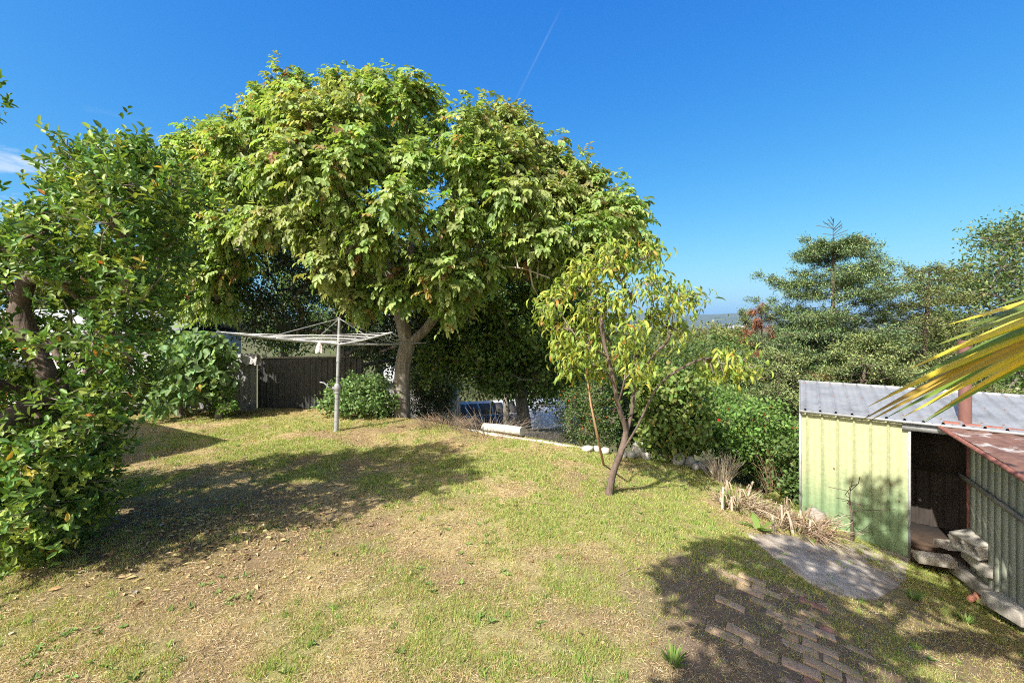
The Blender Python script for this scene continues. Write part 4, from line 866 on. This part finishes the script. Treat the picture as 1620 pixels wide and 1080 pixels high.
# off-frame neighbour garage whose roof throws the straight shadow on the lawn at the left
gc = (-10.2, 5.7); rg = root('garage', 'pale garage with gabled roof left of the lawn', 'garage', loc=(gc[0], gc[1], 0)); R = Rz(math.radians(-29))
m = MB(); m.box((0, 0, 1.4), (4.2, 3.2, 2.8), R); m.build('wall', M_wallw, rg)
m = MB(); v = [R@V3(*q) for q in ((-2.4, -1.9, 2.72), (2.4, -1.9, 2.72), (2.4, 0, 3.75), (-2.4, 0, 3.75), (2.4, 1.9, 2.72), (-2.4, 1.9, 2.72))]; m.add(v, [[0, 1, 2, 3], [3, 2, 4, 5]]); m.add([R@V3(*q) for q in ((2.1, -1.6, 2.8), (2.1, 1.6, 2.8), (2.1, 0, 3.7))], [[0, 1, 2]]); m.build('roof', M_rooft, rg)

# ---- kerb, white log, stones, mesh
def strip(name, label, pix, wd_, h, mat, cat):
    pts = np.array([gp(*p) for p in pix]); m = MB(); segs = []
    for i in range(len(pts)-1):
        a_ = pts[i]; b_ = pts[i+1]; d = b_-a_; Lg = np.linalg.norm(d); d = d/Lg
        X = d; Yv = unit(np.cross([0, 0, 1.], X)); Z = np.cross(X, Yv); m.box((a_+b_)/2+Z*(h/2-.05), (Lg*.985, wd_, h+.06), np.stack([X, Yv, Z], 1), jit=.007)
    o = m.build(name, mat); tag(o, label, cat); md = o.modifiers.new('bevel', 'BEVEL'); md.width = .012; md.segments = 2
    return o
strip('concrete_kerb', 'long pale concrete kerb edging the lawn above the drop', [(742, 678), (775, 686), (815, 692), (850, 697), (890, 704), (930, 710), (965, 716)], .11, .035, M_white, 'kerb')
a_ = gp(766, 680); b_ = gp(826, 692); a_[2] = G(a_[0], a_[1])+.12; b_[2] = G(b_[0], b_[1])+.12
m = MB(); m.tube([a_, a_*.5+b_*.5+V3(0, 0, .01), b_], .085, 14); o = m.build('white_log', M_white, smooth=False); tag(o, 'white painted round log lying on the kerb', 'log')
def stone(px, py, w_, h_, lab, mat=M_white, sq=1.):
    q = gp(px, py); m = MB(); nu, nv = 14, 9; v = []; off = rng.uniform(0, 50)
    for j in range(nv):
        ph = math.pi*j/(nv-1)
        for i in range(nu):
            th = 2*math.pi*i/nu; d = V3(math.sin(ph)*math.cos(th), math.sin(ph)*math.sin(th), math.cos(ph)); k = 1+.35*(float(fbm(np.array(d[0]*1.5+off), np.array(d[2]*1.5+d[1]+off)))-.5)*2
            d = np.sign(d)*np.abs(d)**.8; v.append(d*V3(w_/2, w_/2*sq, h_/2)*k)
    m.add(v, [[j*nu+i, (j+1)*nu+i, (j+1)*nu+(i+1) % nu, j*nu+(i+1) % nu] for j in range(nv-1) for i in range(nu)]); o = m.build('edging_stone', mat, smooth=True); o.location = (q[0], q[1], G(q[0], q[1])+h_*.36); o.rotation_euler = (rng.normal(0, .1), rng.normal(0, .1), rng.uniform(0, 3)); tag(o, lab, 'stone', 'pale stones edging the lawn')
for a_ in ((930, 713, .20, .10, 'flat white stone next to the end of the kerb'), (944, 714, .15, .12, 'small white stone second from the kerb end'), (957, 717, .16, .13, 'small white stone just left of the peach trunk'),
           (984, 722, .17, .12, 'small pale stone peeping right of the peach trunk'), (998, 724, .16, .14, 'squat pale stone left of the upright grey one'), (1010, 722, .24, .30, 'upright grey white stone below the broadleaf bush'), (1022, 727, .15, .16, 'small grey stone right of the upright grey one'),
           (1072, 734, .25, .26, 'grey rounded stone starting the right hand row'), (1091, 736, .20, .26, 'pale stone between the grey one and the tall white one'), (1107, 738, .19, .36, 'tall white upright stone in the right hand row'), (1122, 741, .20, .20, 'low speckled stone beside the dry cane stump'), (1100, 743, .13, .13, 'small dark stone in front of the tall white one')):
    stone(*a_)
# concrete block by the stumps
q = gp(1178, 765); block((q[0], q[1]+.1, G(q[0], q[1])+.16), (.38, .2, .28), -.5, .1, .25, 'pale concrete block half hidden by the cut cane stumps'); bpy.context.view_layer.objects.active = None
bk = [o for o in bpy.data.objects if o.name.startswith('concrete_block')][-1]; bk.data.materials[0] = M_white; del bk['group']
stone(1290, 825, .26, .22, 'round grey boulder against the foot of the green shed', M_timber)
del bpy.data.objects[[o.name for o in bpy.data.objects if o.name.startswith('edging_stone')][-1]]['group']
# mesh gate + posts
Mg = root('wire_mesh_panel', 'leaning galvanised wire mesh panel beyond the kerb', 'mesh panel', loc=tuple(at(880, 690, 10.6))); ch = []; m = MB(); o0 = at(845, 688, 10.7); uu = unit(V3(1, -.35, 0)); 
for i in range(36): p = o0+uu*i*.055; m.tube([p, p+V3(0, .05, .72)], .003, 4, cap=False)
for j in range(9): p = o0+V3(0, .05*j/8, .72*j/8); m.tube([p, p+uu*35*.055], .0035, 4, cap=False)
ch.append(m.build('mesh', M_wire, Mg)); m = MB(); e_ = o0+uu*35*.055; m.tube([o0, o0+V3(0, .05, .74), e_+V3(0, .05, .74), e_], .012, 6); ch.append(m.build('frame', M_wire, Mg)); fix(Mg, ch)
for px, lab in ((727, 'grey steel post in the dry brush below the solar roof'), (820, 'grey steel post left of the wire mesh panel')):
    c = at(px, 680, 11.2); z = G(c[0], c[1]); m = MB(); m.box((0, 0, .75), (.05, .05, 1.6)); o = m.build('fence_post', M_greyf); o.location = (c[0], c[1], z); tag(o, lab, 'post', 'fence posts beyond the kerb')
c = at(858, 676, 10.6); m = MB(); v = []
for i in range(40):
    for j in range(2): v.append(V3(-.75+i*.038, .03*math.sin(i*1.6)-(j*.25), -.32+.38*(1-j)+.02*math.sin(i*1.6)))
m.add(v, [[i*2, i*2+1, i*2+3, i*2+2] for i in range(39)]); o = m.build('corrugated_sheet', M_white); o.location = tuple(c+V3(0, 0, -.15)); o.rotation_euler = (0, 0, -.4); tag(o, 'pale corrugated sheet lying below the wire mesh panel', 'metal sheet')

# ---- dry canes, cut stumps, sticks
STR = [(4, (.42, .34, .22)), (3, (.30, .23, .14)), (2, (.52, .44, .32)), (2, (.17, .12, .08))]
def sprig(name, label, cat, base, n, h, spread, r=.006, up=.8, curl=.2, pal_=STR, group=None, zup=0):
    m = MB(); b = np.asarray(base, float); b[2] = G(b[0], b[1])+zup; cc = pal(n, pal_, .15)
    for i in range(n):
        a = rng.uniform(0, 6.28); o_ = V3(math.cos(a), math.sin(a), 0); rr = rng.random()**.6; p0 = o_*rr*spread*.5+V3(0, 0, -.03); L_ = h*rng.uniform(.5, 1.1); d = unit(o_*(1-up)*rng.uniform(.2, 1.6)+V3(0, 0, up)+rng.normal(0, .12, 3))
        p1 = p0+d*L_*.5+rng.normal(0, .03*L_, 3); p2 = p0+d*L_+(o_*curl+V3(0, 0, -curl*.8))*L_*rng.uniform(0, 1)+rng.normal(0, .05*L_, 3); rk = r*rng.uniform(.6, 1.4)
        m.tube([p0, p1, p2], [rk, rk*.8, rk*.4], 4, c=cc[i], cap=False)
    o = m.build(name, M_dry); o.location = tuple(b); tag(o, label, cat, group); return o
q = gp(1142, 762); sprig('dry_cane_clump', 'upright fan of pale dry twigs at the end of the stone row', 'dry plant', q, 240, .52, .22, .006, .72, .05, [(4, (.50, .42, .32)), (2, (.40, .32, .23)), (1, (.6, .52, .42))])
for px, py, sp_, n, h, lab in ((1165, 800, .62, 190, .34, 'bleached cut stalks and dry leaves in front of the pale block'), (1262, 838, .70, 330, .36, 'heap of brown dry leaves and cut stalks beside the slab'), (1215, 818, .55, 200, .26, 'low brown dry tangle behind the green strap plant')):
    q = gp(px, py); sprig('dry_stump_heap', lab, 'dry plant', q, n, h, sp_, .006, .55, .7, [(3, (.34, .26, .17)), (3, (.20, .14, .09)), (2, (.46, .38, .27))], group='heaps of dry stalks by the slab')
def stubs(name, label, pts, hs_, r=.028):
    b = gp(*pts[0]); rt = root(name, label, 'stump', 'cut cane stumps', loc=tuple(b)); ch_ = []
    for (px, py), h in zip(pts, hs_):
        m = MB(); q = gp(px, py)-b; d = unit(V3(rng.normal(0, .15), rng.normal(0, .1), 1)); m.tube([q+V3(0, 0, -.05), q+d*h*.5, q+d*h], [r*1.1, r*.9, r*.7], 8, c=V3(.46, .38, .30)*rng.uniform(.8, 1.25))
        for k in range(4):
            a = rng.uniform(0, 6.28); o_ = V3(math.cos(a), math.sin(a), 0)*rng.uniform(.3, .9); t = q+d*h*rng.uniform(.6, 1); dp = rng.uniform(.2, .6); m.tube([t, t+o_*.05+V3(0, 0, .02), t+o_*.09+V3(0, 0, -.4*h*dp), t+o_*.13+V3(0, 0, -h*dp)], [.009, .010, .008, .003], 4, c=V3(.40, .31, .21)*rng.uniform(.7, 1.3), cap=False)
        m.build('cane', M_dry, rt)
    return rt
stubs('cane_clump', 'row of bleached cut cane stumps at the lawn corner', [(1143, 805), (1158, 808), (1172, 800), (1190, 805), (1150, 790), (1182, 785), (1138, 795)], [.30, .2, .25, .2, .3, .26, .22], .02)
stubs('cane_clump', 'group of darker cut cane stumps left of the green shed wall', [(1225, 842), (1238, 832), (1256, 845), (1268, 836), (1280, 845), (1246, 818)], [.22, .3, .3, .26, .2, .3], .02)
def strap(name, label, px, py, n, L_, wd_, pal_, cat='plant', up=.5, droop=.6, group=None, r0=.02):
    q = gp(px, py); m = MB(); cc = pal(n, pal_, .12)
    for i in range(n):
        a = i*2.4+rng.normal(0, .3); o_ = V3(math.cos(a), math.sin(a), 0); s_ = V3(-o_[1], o_[0], 0); Lk = L_*rng.uniform(.6, 1.1); el = rng.uniform(up-.25, up+.25); v = []
        for k in range(7):
            t = k/6; c_ = o_*(r0+Lk*t*math.cos(el))+V3(0, 0, Lk*t*math.sin(el)-droop*Lk*t*t*.5-.01); w_ = wd_*math.sin(min(.25+t*.9, 1)*math.pi*.98)*.5+.001
            v += [c_-s_*w_+V3(0, 0, w_*.4), c_+s_*w_+V3(0, 0, w_*.4)]
        m.add(v, [[2*k, 2*k+1, 2*k+3, 2*k+2] for k in range(6)], cc[i])
    o = m.build(name, M_leaf); o.location = (q[0], q[1], G(q[0], q[1])); tag(o, label, cat, group); return o
strap('strap_leaf_plant', 'single bright green strap leaved plant among the dry stalks', 1200, 838, 8, .34, .075, [(1, (.17, .27, .06))], up=.65, droop=.35)
strap('strap_leaf_plant', 'tall thin bladed green grass clump left of the shed corner', 1232, 775, 60, .6, .014, [(1, (.16, .24, .06)), (1, (.24, .28, .08))], up=1.0, droop=.8)
strap('strap_leaf_plant', 'low green blades standing among the bleached stumps', 1146, 795, 26, .32, .018, [(1, (.20, .28, .07))], up=1.15, droop=.3)
for px, py, lab in ((1120+325, 948, 'green weed tuft at the right corner of the slab'), (1528, 985, 'bright green weed tuft in front of the broken bricks'), (1065, 1050, 'dark green grass tuft on the lawn at the bottom edge'), (1512, 910, 'tall green weed growing beside the concrete blocks'), (966, 776, 'tuft of long grass growing round the foot of the peach trunk')):
    strap('weed_tuft', lab, px, py, 46, {1512: .3, 966: .28}.get(px, .17), .009, [(1, (.12, .21, .04)), (1, (.19, .26, .06))], up=1.0, droop=.5, cat='weed')
# bare sapling against the shed, leaning pole by the peach
wd = Wood(); b = gp(1347, 858); i0 = wd.path([V3(0, 0, -.05), V3(.01, 0, .3), V3(-.01, .02, .62), V3(.01, .0, .88)], sub=3); 
for i in range(14):
    s_ = rng.integers(1, 8); wd.node(wd.p[s_]+V3(rng.normal(0, .25), rng.normal(-.1, .1), rng.uniform(.05, .25)), wd.node(wd.p[s_]+rng.normal(0, .04, 3)+V3(0, 0, .04), int(s_)), .2)
x, y = wd.mesh(.016, .001, rmin=.0025); o = x.build('bare_sapling', M_barkd, smooth=True); o.location = tuple(b); tag(o, 'thin dark leafless sapling in front of the green shed wall', 'sapling')
m = MB(); m.tube([gp(955, 735)+V3(0, 0, 0), at(945, 690, Yp), at(935, 640, Yp+.05), at(925, 570, Yp+.1)], [.02, .017, .014, .009], 7, c=V3(.40, .25, .15)); o = m.build('garden_stake', M_dry); tag(o, 'thin reddish stick leaning beside the peach trunk', 'stick')
for k, (px, py, L_, a_, lab) in enumerate(((700, 832, .22, .1, 'short dry stick lying in the middle of the lawn'), (840, 797, .55, -.12, 'thin dark stick lying on the lawn left of the peach tree'), (1000, 905, .35, .5, 'pale twig lying on the lawn left of the path'))):
    q = gp(px, py); m = MB(); m.tube([V3(-L_/2, 0, 0), V3(0, .02, .006), V3(L_/2, -.01, 0)], [.007, .006, .003], 6, c=V3(.26, .19, .13)); o = m.build('fallen_stick', M_dry); o.location = (q[0], q[1], G(q[0], q[1])+.012); o.rotation_euler = (0, 0, a_); tag(o, lab, 'stick', 'sticks on the lawn')
# dry brush tangle below walnut
q = V3(-1.45, yedge(-1.45)-.08, 0); sprig('dry_brush', 'tangle of dry twigs along the lawn edge right of the walnut trunk', 'dry plant', q, 300, .34, 1.1, .004, .5, .4, [(2, (.25, .18, .12)), (1, (.38, .30, .2))])
q = V3(-.45, yedge(-.45)+.12, 0); sprig('dry_brush', 'grey bare twigs over the bank behind the white log', 'dry plant', q, 240, .75, 1.1, .004, .5, .4, [(2, (.20, .16, .12)), (1, (.30, .25, .2))])
q = at(1235, 740, 8.3); sprig('dry_brush', 'brown bare stems standing left of the shed corner', 'dry plant', q, 110, 1.0, .5, .005, .8, .15, [(2, (.30, .2, .13)), (1, (.42, .32, .2))])

# ------------------------------------------------------------------ palm fronds
def fan(hx, axis, nrm, n, arc, L_, pal_, petiole=None, split=.45, droop=.25, seed=3, twist=0, wf=1):
    """palmate frond: pleated strips joined near the hub, free and drooping beyond; returns builder"""
    r = np.random.default_rng(seed); m = MB(); axis = unit(axis); nrm = unit(nrm-axis*np.dot(nrm, axis)); sd_ = np.cross(axis, nrm); cc = pal(n, pal_, .15, r); K = 12
    da = arc/n
    for i in range(n):
        a = -arc/2+(i+.5)*da; d = axis*math.cos(a)+sd_*math.sin(a); s_ = -axis*math.sin(a)+sd_*math.cos(a); Lk = L_*(1-.25*abs(a)/(arc/2))*r.uniform(.88, 1.06); v = []; bend = droop*r.uniform(.5, 1.6); sway = r.normal(0, .05); sv = s_*math.cos(twist)+nrm*math.sin(twist); nv = nrm*math.cos(twist)-s_*math.sin(twist)
        for k in range(K+1):
            t = k/K; full = 2*Lk*t*math.tan(da/2); ws = 2*Lk*split*math.tan(da/2); wdt = full if t <= split else ws*(1-((t-split)/(1-split))**1.3)+.001
            c_ = hx+d*Lk*t*(1-.1*bend*t*t)+V3(0, 0, -1)*bend*Lk*t**2.6+s_*sway*Lk*max(t-split, 0)
            wdt *= wf; dep = wdt*.22; v += [c_-sv*wdt/2, c_+nv*dep, c_+sv*wdt/2]
        base = cc[i]; col = np.repeat(np.array([base*(1 if k < K*.8 else (1-.35*(k/K-.8)/.2)) for k in range(K+1)]), 3, 0)
        m.add(v, [q_ for k in range(K) for q_ in ([3*k, 3*k+1, 3*k+4, 3*k+3], [3*k+1, 3*k+2, 3*k+5, 3*k+4])], col)
    return m
P_PAL = [(5, (.10, .15, .02)), (3, (.15, .18, .025)), (1.2, (.40, .28, .02)), (.5, (.34, .24, .04))]
palm = root('fan_palm', 'fan palm frond with yellowing drooping blades reaching in at the right edge', 'palm', loc=(3.9, 1.55, G(3.9, 1.55)))
ch = []; crown_c = V3(3.9, 1.55, 2.15)
m = MB(); zb = G(3.9, 1.55); m.tube([V3(3.9, 1.55, zb-.1), V3(3.88, 1.55, 1.0), V3(3.9, 1.55, 2.1)], [.2, .17, .16], 14); ch.append(m.build('trunk', M_barkd, palm, True))
def frond(hub, axis, nrm, n=26, arc=2.6, L_=1.05, seed=3, pp=P_PAL, droop=.25, **kw):
    f_ = fan(hub, axis, nrm, n, arc, L_, pp, seed=seed, droop=droop, **kw); fo = f_.build('frond', M_palm, palm); ch.append(fo)
    m = MB(); m.tube([crown_c, (crown_c+hub)/2+V3(0, 0, .12), hub], [.03, .022, .015], 6, c=V3(.14, .18, .04)); po = m.build('stem', M_palm, fo); ch.append(po)
hub0 = at(1960, 398, 1.75); ax0 = unit(at(1440, 572, 1.75)-hub0); vw = unit(V3(.8, .6, 0)); tau = math.radians(19); s0 = vw*math.cos(tau)+np.cross(ax0, vw)*math.sin(tau)
frond(hub0, ax0, np.cross(ax0, s0)*-1, 25, 1.2, 1.5, 4, droop=.05, twist=math.radians(62), wf=2.0, pp=[(5, (.17, .25, .035)), (3, (.26, .32, .05)), (3, (.72, .54, .05)), (.5, (.40, .28, .05))])
frond(V3(4.3, 2.2, 2.7), V3(.7, .9, .1), V3(0, -.1, 1), seed=6); frond(V3(4.5, 2.1, 2.7), V3(.8, .6, .1), V3(0, 0, 1), seed=7); frond(V3(4.4, 1.0, 2.8), V3(.7, -.7, .2), V3(0, 0, 1), seed=8)
frond(V3(3.6, 1.0, 2.9), V3(-.5, -1, .2), V3(0, 0, 1), seed=9)
fix(palm, ch)

# ------------------------------------------------------------------ shade trees standing behind the camera (their shadows reach the path)
tg = [(2.2, 3.3), (2.7, 3.6), (2.4, 4.1), (3.2, 3.9), (3.0, 3.1), (3.4, 4.6), (4.0, 4.5), (4.6, 4.4), (5.0, 5.0), (4.2, 5.2), (4.9, 5.8), (5.6, 5.6), (5.3, 6.4), (3.6, 5.2), (4.6, 3.9), (5.4, 4.7), (6.4, 5.4), (2.3, 2.6), (1.75, 3.2), (2.05, 3.7), (2.4, 3.0), (2.75, 4.4), (3.0, 4.9), (2.1, 4.4), (2.5, 4.9), (4.4, 4.8), (3.1, 4.3), (2.0, 2.7)]
kk = 1/math.tan(SUN_EL); lb = []
for x, y in tg:
    h = rng.uniform(4.2, 5.4)+.5*max(0, y-4.5); lb.append(V3(x-SH[0]*kk*h, y-SH[1]*kk*h, h-.6))
lb = np.array(lb)
tree('shade_tree', 'leafy tree standing behind the camera whose shade falls on the brick path', 'tree', [V3(1.6, -2.6, -.2), V3(1.3, -2.5, 1.5), V3(.6, -1.6, 3.0), V3(.2, -.8, 3.9)], lb, .34, lambda m, T, O: lf_any(m, T, O, P_GRN, per=9, leng=.16, wid=.09, spread=.09, shape=OV), M_leaf, .14, tips=10)

# ------------------------------------------------------------------ grass, straw and litter
def grass():
    N = 1100000; y = 2.3+9.6*rng.random(N)**1.75; x = (rng.uniform(-1.35, 1.32, N))*y; keep = (y < yedge(x)-.05) & (x > -10) & (x < 6.6)
    x = x[keep]; y = y[keep]; g = grass_mask(x, y); pm = path_mask(x, y); cl = fbm(x*9, y*9, 3)
    pr = (.25+.75*g)*sstep(.30, .55, cl)*(1-.80*pm)
    s = (x-A[0])*U[0]+(y-A[1])*U[1]; t = (x-A[0])*Nn[0]+(y-A[1])*Nn[1]; pr = pr*(~((s > -.05) & (t > -.03)))
    sl_ = np.array([gp(1315, 897)[:2]])[0]; pr = pr*(np.hypot((x-sl_[0])/.85, (y-sl_[1])/.62) > 1)
    k = rng.random(len(x)) < pr; x = x[k]; y = y[k]; g = g[k]; n = len(x); P = np.c_[x, y, H(x, y)-.004]
    sc_ = np.clip(y/3.4, 1, 2.6)
    D = unit(V3(0, 0, 1)+rng.normal(0, .55, (n, 3))*V3(1, 1, .2)); N_ = unit(rng.normal(0, 1, (n, 3))*V3(1, 1, .1)+V3(0, -.5, .3))
    c = pal(n, [(4, (.26, .35, .08)), (3, (.33, .38, .11)), (2, (.44, .40, .17))], .16); dry = rng.random(n) > .28+.65*g; c[dry] = pal(dry.sum(), [(3, (.44, .34, .17)), (2, (.33, .23, .11)), (1, (.52, .44, .26))], .15)
    mb = MB(); leaves(mb, P, D, N_, rng.uniform(.016, .042, n)*(.7+.5*g)*np.clip(sc_, 1, 1.25), .0050*sc_, c, TR)
    n = 1500; y = 2.4+8.5*rng.random(n)**1.5; x = rng.uniform(-1.2, 1.1, n)*y; k = (y < yedge(x)-.3) & (x < 3.6) & (fbm(x*1.7+20, y*1.7, 3) > .52) & (path_mask(x, y) < .3); x = x[k]; y = y[k]; n = len(x); cc = pal(n, [(2, (.15, .24, .06)), (1, (.22, .30, .09))], .15)
    for j in range(6):
        a = j*1.05+rng.normal(0, .25, n); D = unit(np.c_[np.cos(a), np.sin(a), rng.uniform(.15, .9, n)]); leaves(mb, np.c_[x, y, H(x, y)+.004], D, unit(V3(0, 0, 1)+rng.normal(0, .2, (n, 3))), rng.uniform(.022, .055, n), rng.uniform(.009, .02, n), cc, OV)
    n = 520; y = 2.5+8*rng.random(n)**1.5; x = rng.uniform(-1.2, 1.0, n)*y; k = (y < yedge(x)-.3) & (grass_mask(x, y) > .4) & (path_mask(x, y) < .3); x = x[k]; y = y[k]; P0_ = np.c_[x, y, H(x, y)]; n = len(x)*16; P = np.repeat(P0_, 16, 0)+rng.normal(0, .018, (n, 3))*V3(1, 1, 0)
    leaves(mb, P, unit(V3(0, 0, 1)+rng.normal(0, .4, (n, 3))), unit(rng.normal(0, 1, (n, 3))), rng.uniform(.04, .085, n), .0055*np.clip(P[:, 1]/3.4, 1, 2), pal(n, [(3, (.20, .33, .07)), (1, (.30, .38, .11))], .15), TR)
    o = mb.build('grass', M_grass); o['kind'] = 'stuff'; o['label'] = 'short patchy mown grass covering the lawn'; o['category'] = 'grass'; 
    N = 420000; y = 2.3+9.6*rng.random(N)**1.75; x = rng.uniform(-1.35, 1.32, N)*y; g = grass_mask(x, y); k = (y < yedge(x)+.3) & (x > -10) & (x < 6.0) & (rng.random(N) < (.75-.45*g)*(.35+.9*sstep(.4, .6, fbm(x*4+9, y*4, 3)))); s = (x-A[0])*U[0]+(y-A[1])*U[1]; t = (x-A[0])*Nn[0]+(y-A[1])*Nn[1]; k &= ~((s > -.05) & (t > 0)); k &= (path_mask(x, y) < .5) | (rng.random(N) < .5)
    k &= (np.hypot((x-sl_[0])/.7, (y-sl_[1])/.5) > 1) | (rng.random(N) < .1)
    x = x[k]; y = y[k]; n = len(x); P = np.c_[x, y, H(x, y)+rng.uniform(.002, .014, n)]; a = rng.normal(0, 1, (n, 3))*V3(1, 1, .12)
    mb = MB(); leaves(mb, P, a, unit(V3(0, 0, 1)+rng.normal(0, .4, (n, 3))), rng.uniform(.015, .06, n), .0032*np.clip(y/3.2, 1, 3), pal(n, [(4, (.44, .34, .18)), (3, (.30, .21, .11)), (1.5, (.56, .47, .30)), (1.5, (.16, .10, .06))], .15), RH)
    o = mb.build('dry_straw', M_dry); o['kind'] = 'stuff'; o['label'] = 'loose dry straw and clippings scattered over the lawn'; o['category'] = 'straw'
grass()
def litter():
    n = 950; x = rng.normal(-3.6, 1.0, n); y = rng.normal(4.7, .6, n); x[:120] = rng.uniform(-8, 4, 120); y[:120] = rng.uniform(2.8, 10, 120); k = (y > 2.6) & (y < yedge(x)-.2); x = x[k]; y = y[k]; n = len(x)
    mb = MB(); P = np.c_[x, y, H(x, y)+.012]; leaves(mb, P, rng.normal(0, 1, (n, 3))*V3(1, 1, .12), unit(V3(0, 0, 1)+rng.normal(0, .3, (n, 3))), rng.uniform(.03, .08, n), rng.uniform(.018, .035, n), pal(n, [(3, (.42, .30, .16)), (2, (.24, .15, .09)), (1.5, (.45, .35, .17)), (.3, (.42, .38, .30))], .15))
    o = mb.build('fallen_leaves', M_dry); o['kind'] = 'stuff'; o['label'] = 'fallen dry leaves scattered under the evergreen tree'; o['category'] = 'fallen leaves'
litter()

# ------------------------------------------------------------------ haze
def haze():
    b = MB(); b.box((1000, 1500, 65), (20000, 13400, 370)); m = bpy.data.materials.new('haze'); m.use_nodes = True; t = m.node_tree; t.nodes.clear()
    o_ = t.nodes.new('ShaderNodeOutputMaterial'); v = t.nodes.new('ShaderNodeVolumePrincipled'); v.inputs['Color'].default_value = (.42, .66, 1, 1); v.inputs['Density'].default_value = .00005; v.inputs['Anisotropy'].default_value = 0
    t.links.new(v.outputs[0], o_.inputs['Volume']); m.cycles.homogeneous_volume = True; o = b.build('haze', m); o['kind'] = 'stuff'
haze()
